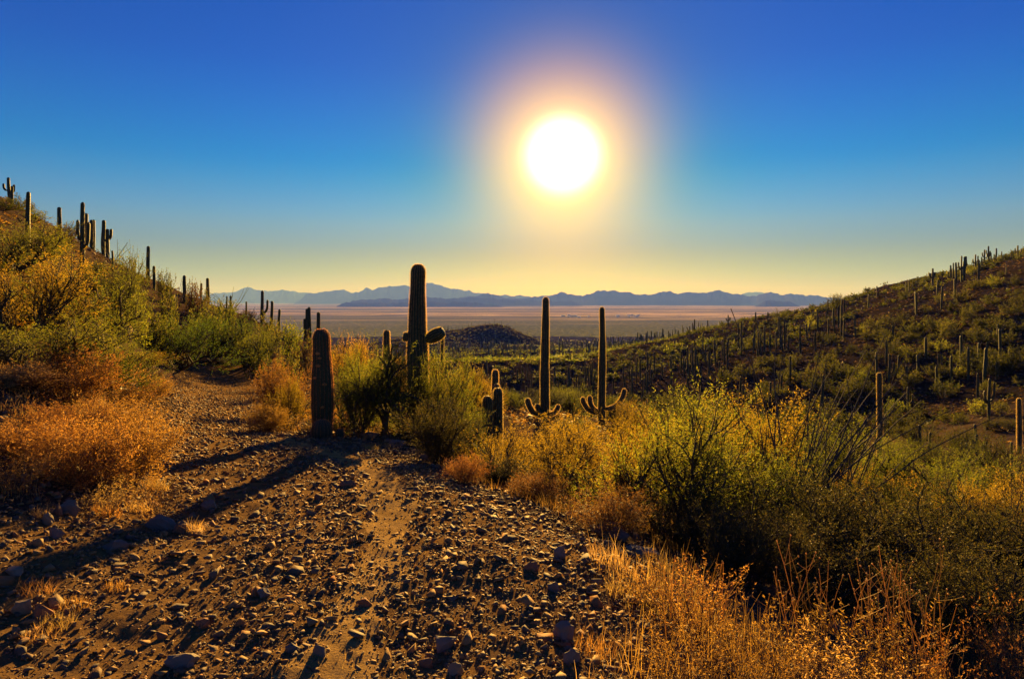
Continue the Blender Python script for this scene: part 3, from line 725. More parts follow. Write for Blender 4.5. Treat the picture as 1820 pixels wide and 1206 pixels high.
# ------------------------------------------------------------------ shrubs: limbs grown level by level
def grow(seed, n0, kids, spread, up, ratios, lens, wig=0.25, base_r=0.03, K=5, cone=(0.35, 1.0), low=0.25):
    g = rng(seed)
    az = np.arange(n0) / n0 * 2 * math.pi + g.uniform(0, 1, n0) * 2
    tilt = spread * np.sqrt(g.uniform(0.05, 1, n0))
    D = np.stack([np.cos(az) * np.sin(tilt), np.sin(az) * np.sin(tilt), np.cos(tilt)], -1)
    S = np.stack([np.cos(az), np.sin(az), 0 * az], -1) * base_r * (1.5 if n0 > 3 else 0.3)
    L = lens[0] * g.uniform(0.75, 1.2, n0); Rr = np.full(n0, base_r)
    levels = []
    for lv in range(len(kids) + 1):
        n = len(S)
        P = np.zeros((n, K, 3)); P[:, 0] = S; d = D.copy()
        for k in range(1, K):
            d = unit(d + g.normal(size=(n, 3)) * wig * 0.6 + np.array([0, 0, up]))
            P[:, k] = P[:, k - 1] + d * (L / (K - 1))[:, None]
        rt = np.linspace(1, 0.5, K)[None, :] * Rr[:, None]
        levels.append((P, rt))
        if lv == len(kids): break
        c = kids[lv]
        t = np.tile(np.linspace(low if lv == 0 else 0.3, 1.0, c), (n, 1)) + g.uniform(-.06, .06, (n, c))
        t = np.clip(t, 0.1, 1.0) * (K - 1)
        i = np.minimum(t.astype(int), K - 2); f = (t - i)[..., None]
        ar = np.arange(n)[:, None]
        S2 = P[ar, i] * (1 - f) + P[ar, i + 1] * f
        pd_ = unit(P[ar, i + 1] - P[ar, i])
        a = g.uniform(cone[0], cone[1], (n, c, 1))
        perp = unit(np.cross(pd_, g.normal(size=pd_.shape)))
        D2 = unit(pd_ * np.cos(a) + perp * np.sin(a))
        S, D = S2.reshape(-1, 3), D2.reshape(-1, 3)
        L = (lens[lv + 1] * g.uniform(0.6, 1.25, (n, c)) * np.ones((n, c))).reshape(-1)
        Rr = np.repeat(Rr, c) * ratios[lv]
    return levels

def tubes(P, rad, sides):
    n, K, _ = P.shape
    d = unit(np.gradient(P, axis=1))
    ref = np.where(np.abs(d[..., 2:3]) > 0.9, np.array([1.0, 0, 0]), np.array([0, 0, 1.0]))
    a = unit(np.cross(d, ref)); b = np.cross(d, a)
    th = np.arange(sides) / sides * 2 * math.pi
    V = P[:, :, None, :] + rad[:, :, None, None] * (np.cos(th)[:, None] * a[:, :, None, :] + np.sin(th)[:, None] * b[:, :, None, :])
    base = (np.arange(n)[:, None, None] * K + np.arange(K - 1)[None, :, None]) * sides
    i, j = np.arange(sides)[None, None, :], (np.arange(sides)[None, None, :] + 1) % sides
    Q = np.stack([base + i, base + j, base + sides + j, base + sides + i], -1).reshape(-1, 4)
    return V.reshape(-1, 3), Q

def leaf_tris(P, per, length, width, seed, spreadv=0.8, t0=0.1):
    """Leaves along twigs P (n,K,3)."""
    g = rng(seed); n, K, _ = P.shape
    t = g.uniform(t0, 1.0, (n, per)) * (K - 1)
    i = np.minimum(t.astype(int), K - 2); f = (t - i)[..., None]
    ar = np.arange(n)[:, None]
    B = (P[ar, i] * (1 - f) + P[ar, i + 1] * f).reshape(-1, 3)
    d = unit(P[ar, i + 1] - P[ar, i]).reshape(-1, 3)
    d = unit(d + spreadv * g.normal(size=d.shape))
    s = unit(np.cross(d, g.normal(size=d.shape)))
    L = length * g.uniform(0.55, 1.25, (len(B), 1)); W = width * g.uniform(0.7, 1.2, (len(B), 1)) * 0.5
    V = np.stack([B + d * L * 0.35 + s * W, B + d * L * 0.35 - s * W, B + d * L, B], 1).reshape(-1, 3)
    k = np.arange(len(B))[:, None] * 4
    return V, np.concatenate([k + np.array([[3, 0, 2, 1]])], 0)

def make_shrub(seed, leaf, n0, kids, spread, up, ratios, lens, per, ll, lw, base_r=0.03, wig=0.25, twig=0.003, sides=(6, 5, 3), bark=None, spreadv=0.8, low=0.25, cone=(0.35, 1.0), droop=0.0):
    lv = grow(seed, n0, kids, spread, up, ratios, lens, wig, base_r, 5, cone, low)
    allp = np.concatenate([P.reshape(-1, 3) for P, _ in lv])
    zt = np.percentile(allp[:, 2], 99.5); xr = np.percentile(np.abs(allp[:, :2]), 98.5)
    sc = np.array([0.5 / xr, 0.5 / xr, 1.0 / zt])
    W = Buf(); Lf = Buf()
    for i, (P, rt) in enumerate(lv):
        P = P * sc
        if droop: P[..., 2] -= droop * np.maximum(np.linalg.norm(P[..., :2], axis=-1) - 0.25, 0) ** 2
        P[..., 2] = np.maximum(P[..., 2], -0.03)
        if i < len(sides):
            V, Q = tubes(P, rt, sides[i]); W.add(V, Q)
        else:
            d = P[:, -1] - P[:, 0]
            s = unit(np.cross(d, rng(seed + i).normal(size=d.shape))) * twig
            V = np.stack([P[:, 0] + s, P[:, 0] - s, P[:, 2] + s * .6, P[:, 2] - s * .6, P[:, -1]], 1).reshape(-1, 3)
            k = np.arange(len(d))[:, None] * 5
            W.add(V, k + np.array([[0, 1, 3, 2]]), k + np.array([[2, 3, 4]]))
        if i >= len(lv) - 2:
            pr = per if i == len(lv) - 1 else max(1, per // 2)
            V, Q = leaf_tris(P, pr, ll, lw, seed + 50 + i, spreadv); Lf.add(V, Q)
    return W.mesh('stem', bark or M_BARK), Lf.mesh('foliage', leaf)

SHRUB = {}
def kind_of_shrub(name, n, *a, **k):
    SHRUB[name] = [make_shrub(1000 + 37 * len(SHRUB) + 7 * i, *a, **k) for i in range(n)]
kind_of_shrub('palo', 3, M_GREEN, 8, (5, 6, 7), 1.25, 0.10, (0.55, 0.5, 0.5), (0.55, 0.40, 0.27, 0.20), 16, 0.016, 0.0042, base_r=0.017, wig=0.28, twig=0.0011, low=0.18)
kind_of_shrub('tree', 1, M_GREEN, 2, (7, 8, 11), 0.75, 0.05, (0.6, 0.5, 0.5), (0.55, 0.50, 0.34, 0.22), 24, 0.015, 0.0048, base_r=0.030, wig=0.42, twig=0.0012, low=0.35, droop=0.5)
kind_of_shrub('creosote', 2, M_DARK, 15, (5, 5, 5), 0.95, 0.12, (0.6, 0.6, 0.5), (0.72, 0.40, 0.24, 0.16), 13, 0.017, 0.0075, base_r=0.010, wig=0.25, twig=0.0012, sides=(5, 4, 3), low=0.15)
kind_of_shrub('brush', 3, M_ORANGE, 34, (6, 7), 1.15, 0.14, (0.6, 0.5), (0.70, 0.36, 0.22), 12, 0.030, 0.008, base_r=0.005, wig=0.38, twig=0.0014, sides=(4, 3), bark=M_TWIG, low=0.2)
kind_of_shrub('wisp', 3, M_ORANGE, 17, (4, 4), 1.0, 0.16, (0.6, 0.5), (0.80, 0.36, 0.20), 7, 0.034, 0.010, base_r=0.0055, wig=0.34, twig=0.0016, sides=(4, 3), bark=M_TWIG, low=0.3)
kind_of_shrub('far', 4, M_GREEN, 6, (6, 7), 1.25, 0.10, (0.6, 0.5), (0.60, 0.42, 0.26), 8, 0.060, 0.020, base_r=0.014, wig=0.3, twig=0.003, sides=(4, 3), low=0.12)

def place_shrub(name, kind, px, Y, top, wpx, label, cat='bush', mat=None, group=None, seed=0, min_h=0.3, sink=0.02, var=None):
    min_h *= float(warp(Y) / Y); Y = float(warp(Y))
    x = (px - CX) / F * Y; z = gz(x, Y)
    h = max(CAMZ + (HY - top) / F * Y - z, min_h); w = wpx / F * Y
    return shrub_at(name, kind, x, Y, z - sink * h, h, w, label, cat, mat, group, seed, var)
def shrub_at(name, kind, x, y, z, h, w, label, cat, mat, group, seed, var=None):
    g = rng(seed)
    st, fo = SHRUB[kind][g.integers(len(SHRUB[kind])) if var is None else var]
    root = empty(name, (x, y, z), g.uniform(0, 6.28), (w, w * g.uniform(0.85, 1.1), h))
    tag(root, label, cat, group)
    obj('stem', st, root)
    f = obj('foliage', fo, root)
    if mat:
        f.material_slots[0].link = 'OBJECT'; f.material_slots[0].material = mat
    return root

PV, CB, DB = 'palo_verde', 'creosote_bush', 'dry_brush'
NEAR = [
 # name, shape, px, depth, top, width, material, label
 (PV, 'palo', 20, 20, 388, 210, M_GREEN, 'broad yellow-green palo verde highest on the slope at the left edge'),
 (PV, 'palo', 150, 15.5, 468, 240, M_GREEN, 'large feathery palo verde on the slope below the three-armed saguaro'),
 (PV, 'palo', 40, 13, 440, 230, M_GOLD, 'large golden-green palo verde filling the left edge at mid height'),
 (PV, 'palo', 70, 10.2, 560, 300, M_GREEN, 'dark-stemmed palo verde low at the left edge above the orange brush'),
 (DB, 'brush', 130, 9.6, 612, 190, M_RUST, 'rust-leaved bush tangled in front of the palo verde at the left edge'),
 (PV, 'palo', 190, 13.2, 600, 170, M_GREEN, 'yellow palo verde between the rusty bush and the round green bush'),
 (PV, 'palo', 208, 24, 446, 110, M_OLIVE, 'green palo verde right behind the three-armed saguaro on the crest'),
 (PV, 'palo', 315, 33, 566, 215, M_LUSH, 'big round deep green bush at the far bend of the track'),
 (PV, 'palo', 385, 41, 556, 150, M_LUSH, 'bright green bush behind the big round one at the bend'),
 (PV, 'palo', 440, 40.5, 578, 130, M_GREEN, 'golden bush where the track disappears'),
 (PV, 'palo', 245, 22, 622, 120, M_GOLD, 'low yellowish bush beside the track before the big round green bush'),
 (DB, 'brush', 270, 16.6, 668, 100, M_ORANGE, 'bright orange dry bush glowing beside the track'),
 (DB, 'brush', 225, 13.0, 690, 100, M_RUST, 'dull rusty bush uphill of the bright orange one'),
 (DB, 'brush', 498, 21, 640, 120, M_RUST, 'red-orange dry bush between the track and the stout saguaro'),
 (PV, 'palo', 520, 17.2, 672, 85, M_GOLD, 'small yellow-green bush touching the stout saguaro'),
 (DB, 'brush', 478, 15.6, 716, 95, M_ORANGE, 'low orange tuft of brush at the track edge before the red-orange bush'),
 (DB, 'brush', 60, 6.3, 742, 190, M_ORANGE, 'golden dry brush at the left edge beside the track'),
 (DB, 'brush', 150, 6.0, 738, 190, M_ORANGE, 'fullest golden-orange dry brush beside the near track'),
 (DB, 'brush', 238, 6.7, 728, 150, M_ORANGE, 'orange dry brush leaning over the near track edge'),
 (DB, 'brush', 110, 7.4, 712, 170, M_RUST, 'darker dry brush behind the golden-orange ones'),
 (DB, 'brush', 200, 8.2, 702, 150, M_ORANGE, 'dry brush rising behind the track-edge clumps'),
 (DB, 'brush', 25, 8.6, 690, 150, M_STRAW, 'pale straw-coloured brush under the palo verde at the left edge'),
 (PV, 'tree', 684, 16.4, 602, 215, M_GREEN, 'small palo verde tree with a leaning dark trunk beside the stout saguaro'),
 (PV, 'palo', 628, 17.6, 618, 130, M_GREEN, 'green bush between the stout saguaro and the leaning tree'),
 (PV, 'palo', 786, 17.4, 612, 140, M_GREEN, 'feathery green bush hiding the foot of the thickest saguaro'),
 (PV, 'palo', 620, 30, 594, 110, M_GOLD, 'golden bush behind the stout saguaro against the plain'),
 (CB, 'creosote', 778, 11.0, 690, 170, M_DARK, 'dark leafy creosote bush at the brow of the track below the thickest saguaro'),
 (PV, 'palo', 834, 14.5, 722, 90, M_GREEN, 'green bush beside the bright-rimmed saguaro clump'),
 (PV, 'palo', 830, 23, 648, 110, M_GOLD, 'yellow bush behind the bright-rimmed saguaro clump'),
 (PV, 'palo', 916, 34, 690, 80, M_GREEN, 'green bush between the saguaro clump and the tall pair'),
 (PV, 'palo', 955, 10.4, 752, 250, M_GOLD, 'low golden bush below the tall pair of saguaros'),
 (CB, 'creosote', 890, 9.4, 805, 120, M_DARK, 'dark bush at the brow behind the flat red rock'),
 (DB, 'brush', 826, 8.4, 808, 85, M_RUST, 'reddish tuft of dry brush at the brow of the track'),
 (PV, 'palo', 1010, 42, 682, 90, M_GREEN, 'round green bush just behind the tall pair'),
 (PV, 'palo', 1130, 30, 712, 150, M_GOLD, 'gold-lit bush beyond the horned saguaro'),
 (PV, 'palo', 1022, 26, 742, 70, M_GREEN, 'green bush between the feet of the tall pair'),
 (PV, 'palo', 1190, 8.4, 676, 350, M_GREEN, 'largest feathery yellow-green palo verde below the track edge'),
 (PV, 'palo', 1075, 11.5, 742, 220, M_GOLD, 'golden-orange palo verde beside the largest one'),
 (PV, 'palo', 1340, 12.5, 700, 250, M_GOLD, 'golden palo verde around the leaning ocotillo'),
 (PV, 'palo', 1440, 16, 738, 230, M_GREEN, 'green palo verde behind the leaning ocotillo'),
 (DB, 'brush', 1080, 6.2, 868, 190, M_RUST, 'low rusty brush under the golden-orange palo verde'),
 (CB, 'creosote', 1400, 7.0, 846, 290, M_DARK, 'dark creosote bush nearest the largest palo verde'),
 (CB, 'creosote', 1560, 7.2, 852, 300, M_DARK, 'broad dark creosote bush behind the dry seed stalks'),
 (CB, 'creosote', 1745, 7.6, 872, 250, M_DARK, 'dark creosote bush at the right edge'),
 (CB, 'creosote', 1330, 6.0, 905, 200, M_DARK, 'dark low creosote bush beside the pale slab'),
 (CB, 'creosote', 1690, 5.4, 965, 260, M_DARK, 'shaded creosote bush right of the dry seed stalks'),
 (PV, 'palo', 1640, 17, 782, 220, M_GREEN, 'yellow-green bush at the lip of the ravine beside the lone saguaro'),
 (PV, 'palo', 1560, 12.5, 842, 200, M_GOLD, 'gold-brown bush between the creosote and the ravine lip'),
 (PV, 'palo', 1785, 13.5, 838, 170, M_GOLD, 'gold-brown bush behind the ocotillo at the right edge'),
 (DB, 'wisp', 1240, 3.75, 1000, 230, M_ORANGE, 'fiery orange dry brush in the foreground at the track edge'),
 (DB, 'wisp', 1400, 3.35, 1075, 270, M_ORANGE, 'straw-gold dry brush in the foreground below the seed stalks'),
 (DB, 'wisp', 1555, 3.4, 1085, 260, M_ORANGE, 'leafy orange brush in the foreground under the tallest seed stalks'),
 (DB, 'wisp', 1150, 4.1, 1005, 160, M_ORANGE, 'thin orange brush beside the pale slab'),
 (DB, 'wisp', 1655, 3.7, 1100, 160, M_RUST, 'sparse rusty brush at the lower right'),
 (DB, 'wisp', 1215, 3.1, 1105, 210, M_ORANGE, 'orange brush reaching onto the gravel at the bottom'),
 (DB, 'wisp', 1490, 2.95, 1130, 250, M_STRAW, 'pale gold brush cut by the bottom edge'),
 (DB, 'wisp', 1350, 2.9, 1130, 220, M_RUST, 'reddish brush at the bottom edge between gold ones'),
 (PV, 'palo', 1010, 15, 742, 190, M_GOLD, 'orange-gold bush at the feet of the tall pair'),
 (PV, 'palo', 905, 13.5, 765, 130, M_GOLD, 'golden bush right below the bright-rimmed clump'),
 (PV, 'palo', 1140, 17, 735, 190, M_GOLD, 'golden bush behind the largest palo verde'),
 (PV, 'palo', 1260, 15, 722, 220, M_GOLD, 'gold-green bush behind the sparse ocotillo'),
 (PV, 'palo', 1060, 8.6, 775, 250, M_GOLD, 'low golden bush leaning on the largest palo verde'),
 (PV, 'palo', 1300, 9.6, 770, 240, M_GREEN, 'green bush between the largest palo verde and the leaning ocotillo'),
 (PV, 'palo', 1480, 10.2, 815, 240, M_OLIVE, 'olive bush at the root of the leaning ocotillo'),
 (PV, 'palo', 1640, 10.5, 840, 250, M_OLIVE, 'olive-brown bush between the creosotes and the ravine lip'),
 (PV, 'palo', 1545, 17.5, 795, 190, M_GREEN, 'gold-tipped bush at the foot of the lone ravine saguaro'),
 (PV, 'palo', 1730, 18, 805, 190, M_GREEN, 'green bush at the ravine lip near the right edge'),
 (PV, 'palo', 1350, 20, 735, 190, M_GREEN, 'olive bush beyond the leaning ocotillo wands'),
 (PV, 'palo', 1210, 24, 705, 170, M_OLIVE, 'olive bush above the crown of the largest palo verde'),
 (PV, 'palo', 1460, 26, 752, 190, M_OLIVE, 'dark olive bush low in the ravine'),
 (PV, 'palo', 860, 27, 672, 100, M_GOLD, 'yellow bush beyond the bright-rimmed clump toward the valley'),
 (PV, 'palo', 960, 40, 690, 110, M_OLIVE, 'olive bush behind the first tall slim saguaro'),
 (PV, 'palo', 1090, 48, 698, 100, M_OLIVE, 'olive bush behind the horned saguaro'),
 (PV, 'palo', 730, 26, 628, 120, M_GOLD, 'golden bush behind the thickest saguaro'),
 (CB, 'creosote', 1240, 6.9, 880, 190, M_DARK, 'dark creosote under the largest palo verde'),
 (CB, 'creosote', 1480, 5.6, 935, 270, M_DARK, 'dark creosote directly behind the dry seed stalks'),
 (DB, 'brush', 950, 8.0, 838, 110, M_RUST, 'rusty brush above the long dark red rock'),
 (DB, 'wisp', 1780, 4.6, 1060, 170, M_RUST, 'sparse rusty stems in the lower right corner'),
 (PV, 'palo', 1665, 30, 778, 120, M_OLIVE, 'olive bush in the ravine behind the lip, below the many-armed saguaro'),
 (PV, 'palo', 1765, 33, 772, 130, M_OLIVE, 'olive bush in the ravine near the saguaro cut by the edge'),
 (PV, 'palo', 1595, 36, 776, 90, M_GREEN, 'green bush just right of the lone ravine saguaro'),
 (PV, 'palo', 1705, 46, 756, 90, M_OLIVE, 'olive bush at the foot of the shaded slope'),
 (PV, 'palo', 1630, 56, 744, 80, M_OLIVE, 'low olive bush on the first rise of the shaded slope'),
 (PV, 'palo', 1790, 56, 742, 90, M_OLIVE, 'low olive bush on the first rise near the right edge'),
 (DB, 'wisp', 285, 5.6, 842, 90, M_ORANGE, 'wispy orange sprigs leaning onto the stones from the golden brush'),
 (DB, 'wisp', 30, 5.2, 850, 120, M_RUST, 'wispy brown sprigs at the left edge above the rocks'),
 (DB, 'wisp', 195, 5.4, 846, 110, M_STRAW, 'wispy straw sprigs under the golden-orange brush'),
 (PV, 'palo', 640, 15.8, 652, 110, M_GREEN, 'full green bush in front of the leaning tree, next to the stout saguaro'),
 (PV, 'palo', 752, 16.6, 628, 130, M_GREEN, 'full green bush between the leaning tree and the dark creosote'),
]
for i, (nm, kd, px, Y, top, w, mt, lb) in enumerate(NEAR):
    place_shrub(nm, kd, px, Y, top, w, lb, 'tree' if kd == 'tree' else 'bush', mt, seed=2000 + i)

# shrubs of the hillside above the track
HILL = [(35, 44, 345, 70), (60, 40, 372, 60), (8, 36, 372, 90), (120, 40, 396, 60), (128, 52, 398, 50), (170, 33, 462, 90), (230, 38, 448, 60), (245, 45, 462, 50), (210, 30, 470, 110), (150, 26, 480, 100),
        (290, 48, 478, 45), (240, 31, 500, 90), (300, 40, 505, 70), (345, 48, 497, 50), (330, 36, 530, 80), (380, 44, 522, 80), (405, 50, 530, 60), (350, 50, 512, 60), (440, 52, 550, 60), (480, 46, 556, 80), (455, 38, 588, 70), (520, 44, 570, 70),
        (395, 40, 560, 90), (545, 38, 590, 60), (575, 50, 585, 60), (180, 20, 545, 110), (100, 34, 440, 80), (280, 33, 545, 90), (650, 42, 600, 60), (510, 30, 610, 70)]
for i, (px, Y, top, w) in enumerate(HILL):
    o = place_shrub('desert_shrub', 'palo' if Y < 30 else 'far', px, Y, top, w * 0.85, '%s shrub counted from the left on the hillside above the track' % ORD[sorted(range(len(HILL)), key=lambda k: HILL[k][0]).index(i)],
                'shrub', (M_OLIVE, M_GREEN, M_OLIVE, M_LITTER, M_OLIVE)[i % 5], 'shrubs on the hillside above the track', seed=2200 + i, min_h=0.7)

# shrubs of the slope across the ravine that stand out
SLOPE = [(960, 540, 110), (1110, 515, 90), (430, 505, 90), (1190, 400, 70), (1040, 412, 60), (930, 335, 70), (925, 635, 60), (640, 632, 60), (430, 765, 90), (1140, 865, 130), (870, 970, 110), (990, 985, 110), (1140, 995, 90), (1230, 1005, 80),
         (1330, 955, 110), (1380, 1035, 60), (1450, 960, 90), (1300, 548, 70), (1410, 275, 80), (1520, 265, 70), (1390, 370, 60), (1230, 350, 80), (1290, 205, 60), (1150, 760, 90), (1080, 750, 80), (960, 790, 100), (1230, 770, 80), (1390, 690, 90), (1530, 700, 70),
         (1050, 605, 70), (1130, 620, 80), (480, 565, 60), (560, 378, 80), (270, 455, 70), (700, 528, 60), (730, 556, 60), (1370, 845, 90), (800, 540, 60), (720, 780, 80), (200, 700, 90), (120, 600, 80), (350, 680, 70), (640, 760, 60), (880, 760, 70), (1540, 800, 60)]
for i, (zx, zb, zw) in enumerate(SLOPE):
    px, base, w = 1300 + zx / 3.015, 420 + zb / 3.015, zw / 3.015
    x, y, z, pz = ground_at(px, base, 45, 260)
    W = 1.25 * w / F * y
    shrub_at('desert_shrub', 'far', x, y, z - 0.05, W * 0.72, W, '%s of the large rounded shrubs counted from the left on the shaded slope' % ORD[sorted(range(len(SLOPE)), key=lambda k: SLOPE[k][0]).index(i)],
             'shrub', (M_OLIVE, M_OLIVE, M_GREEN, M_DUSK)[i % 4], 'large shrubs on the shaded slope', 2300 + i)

# the rest of the slope and valley: single shrubs and saguaros, then the far mass
def scatter(n, x0, x1, y0, y1, seed, keep):
    g = rng(seed)
    y = np.exp(g.uniform(np.log(y0), np.log(y1), n)); u = g.uniform(x0, x1, n)
    x = (u - CX) / F * y
    z = height(x, y)
    ok = keep(u, y, x, z)
    return u[ok], x[ok], y[ok], z[ok]
_HYS = np.geomspace(30, 1200, 260)
def visible(u, y, z, margin):
    """Not hidden behind nearer land: the top of a plant there shows above every nearer crest."""
    out = np.ones(len(u), bool)
    for k in range(len(u)):
        yy = _HYS[_HYS < y[k] * 0.97]
        if len(yy) == 0: continue
        crest = np.max((height((u[k] - CX) / F * yy, yy) - CAMZ) / yy)
        out[k] = (z[k] + margin - CAMZ) / y[k] > crest
    return out
g_ = rng(77)
u, x, y, z = scatter(900, 830, 1830, 60, 330, 5, lambda u, y, x, z: vnoise(x / 14, y / 14, 8) > -0.22)
v = visible(u, y, z, 0.9)
u, x, y, z = u[v], x[v], y[v], z[v]
order = np.argsort(y)[:215]
for i in order:
    h = g_.uniform(0.8, 2.3); w = h * g_.uniform(1.2, 2.0)
    right = u[i] > 1230
    shrub_at('desert_shrub', 'far', x[i], y[i], z[i] - 0.05, h, w, 'small bushy shrub %s the shaded slope, %s' % (('low on', 'halfway up', 'high on')[int(np.digitize(HY - (z[i] - CAMZ) / y[i] * F, [600, 690][::-1]))], ('toward its tail by the plain', 'above the leaning ocotillo', 'toward the right edge')[int(np.digitize(u[i], [1400, 1600]))]) if right else 'small bushy shrub of the valley %s' % ('behind the bright-rimmed clump', 'between the tall pair of saguaros', 'beyond the horned saguaro')[int(np.digitize(u[i], [970, 1070]))], 'shrub',
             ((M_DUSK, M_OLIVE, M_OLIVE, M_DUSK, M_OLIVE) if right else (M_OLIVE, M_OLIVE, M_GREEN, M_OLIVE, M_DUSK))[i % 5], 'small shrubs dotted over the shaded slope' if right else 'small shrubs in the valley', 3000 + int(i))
u, x, y, z = scatter(900, 780, 1500, 110, 520, 6, lambda u, y, x, z: (vnoise(x / 20, y / 20, 18) > -0.25) & ((u < 1250) | (y < 260)))
v = visible(u, y, z, 3.0)
u, x, y, z = u[v], x[v], y[v], z[v]
for i in np.argsort(y)[:115]:
    h = g_.uniform(2.2, 6.0)
    place_saguaro(x[i], y[i], z[i], h, g_.uniform(0.28, 0.36), int(g_.choice([0, 0, 0, 1, 2])), 'slim dark saguaro of the valley forest %s' % ('behind the bright-rimmed clump', 'between the tall pair of saguaros', 'beyond the horned saguaro', 'toward the tail of the shaded slope')[int(np.digitize(u[i], [970, 1070, 1240]))], 'saguaros of the valley forest', 4000 + int(i))

def mass(name, pts, base_V, base_F, mats, label, sx, sz, seed):
    g = rng(seed); n = len(pts)
    a = g.uniform(0, 6.28, n); ca, sa = np.cos(a), np.sin(a)
    s = g.uniform(0.7, 1.3, n)
    V = base_V[None] * np.stack([sx * s, sx * s, sz * g.uniform(0.6, 1.3, n)], -1)[:, None, :] if np.ndim(sx) == 0 else base_V[None] * np.stack([sx, sx, sz], -1)[:, None, :]
    W = V.copy()
    W[..., 0] = V[..., 0] * ca[:, None] - V[..., 1] * sa[:, None]; W[..., 1] = V[..., 0] * sa[:, None] + V[..., 1] * ca[:, None]
    W += pts[:, None, :]
    Fs = base_F[None] + (np.arange(n) * len(base_V))[:, None, None]
    o = obj(name, mk_mesh(name, W.reshape(-1, 3), Fs.reshape(-1, base_F.shape[1]), mats), kind='stuff')
    o['label'] = label
    return o
def clump(seed, n, size):
    g = rng(seed)
    c = unit(g.normal(size=(n, 3))) * g.uniform(0.2, 0.5, (n, 1)); c[:, 2] = np.abs(c[:, 2]) * 1.7 + 0.02
    d = g.normal(size=(n, 2, 3)) * size
    V = np.stack([c, c + d[:, 0], c + d[:, 1]], 1).reshape(-1, 3)
    return V, np.arange(3 * n).reshape(-1, 3)
cv, cf = clump(3, 44, 0.14)
u, x, y, z = scatter(4200, 520, 1900, 130, 1300, 12, lambda u, y, x, z: vnoise(x / 25, y / 25, 28) > -0.2)
mass('shrubbery', np.stack([x, y, z], -1), cv, cf, M_DUSK, 'far green mass of desert shrubs running down the valley to the plain', 2.0, 1.5, 9)
u, x, y, z = scatter(3000, 560, 1900, 130, 1300, 14, lambda u, y, x, z: vnoise(x / 25, y / 25, 48) > -0.1)
mass('shrubbery', np.stack([x, y, z], -1), cv, cf, M_OLIVE, 'far golden mass of desert shrubs running down the valley to the plain', 2.0, 1.3, 10)
u, x, y, z = scatter(2300, 740, 1270, 150, 1000, 34, lambda u, y, x, z: vnoise(x / 25, y / 25, 138) > -0.2)
mass('shrubbery', np.stack([x, y, z], -1), cv[:90], cf[:30], M_GREEN, 'yellow-green shrubs of the valley catching the sun', 2.0, 1.4, 19)
u, x, y, z = scatter(8000, 380, 1500, 1150, 4200, 16, lambda u, y, x, z: vnoise(x / 90, y / 260, 38) > -0.12)
mass('shrubbery', np.stack([x, y, z], -1), cv[:36], cf[:12], M_OLIVE, 'specks of olive scrub over the near plain', 5.5, 2.6, 11)
pv_ = np.array([(-.5, -.5, 0), (.5, -.5, 0), (.5, .5, 0), (-.5, .5, 0), (-.4, -.4, 1), (.4, -.4, 1), (.4, .4, 1), (-.4, .4, 1)], float)
pf_ = np.array([(0, 1, 5, 4), (1, 2, 6, 5), (2, 3, 7, 6), (3, 0, 4, 7), (4, 5, 6, 7)])
u, x, y, z = scatter(900, 740, 1300, 240, 900, 18, lambda u, y, x, z: (y < 620) | (vnoise(x / 60, y / 60, 58) > 0))
o = mass('saguaro_forest', np.stack([x, y, z], -1), pv_, pf_, M_CACT, 'far forest of tiny saguaro columns running down to the plain', 0.32, 4.2, 12)
u, x, y, z = scatter(6500, -60, 1900, 11, 330, 22, lambda u, y, x, z: (vnoise(x / 6, y / 6, 68) > -0.12) & (path_dist(x, y) > 0.4))
mass('undergrowth', np.stack([x, y, z], -1), cv[:48], cf[:16], M_LITTER, 'brown litter and low dead growth over the slopes', 0.6, 0.26, 13)
u, x, y, z = scatter(3300, -60, 1900, 11, 330, 24, lambda u, y, x, z: (vnoise(x / 6, y / 6, 88) > -0.05) & (path_dist(x, y) > 0.4))
mass('undergrowth', np.stack([x, y, z], -1), cv[:48], cf[:16], M_RUST, 'rusty low growth over the slopes', 0.5, 0.26, 14)
u, x, y, z = scatter(6500, 1040, 1930, 58, 300, 26, lambda u, y, x, z: vnoise(x / 5, y / 5, 98) > -0.2)
mass('undergrowth', np.stack([x, y, z], -1), cv[:54], cf[:18], M_LITTER, 'brown litter and dead brush over the shaded slope', 0.85, 0.34, 15)
u, x, y, z = scatter(4200, 1040, 1930, 58, 300, 28, lambda u, y, x, z: vnoise(x / 8, y / 8, 108) > 0.0)
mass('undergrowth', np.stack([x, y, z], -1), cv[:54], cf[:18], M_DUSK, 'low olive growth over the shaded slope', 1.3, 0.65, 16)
u, x, y, z = scatter(1500, 690, 990, 500, 700, 30, lambda u, y, x, z: vnoise(x / 9, y / 9, 118) > -0.3)
mass('shrubbery', np.stack([x, y, z], -1), cv, cf, M_DARK, 'dark scrub covering the knoll', 2.4, 1.4, 17)
u, x, y, z = scatter(2600, 1250, 1930, 13, 75, 32, lambda u, y, x, z: vnoise(x / 3, y / 3, 128) > -0.15)
mass('undergrowth', np.stack([x, y, z], -1), cv[:54], cf[:18], M_LITTER, 'brown litter in the ravine bottom', 0.5, 0.25, 18)
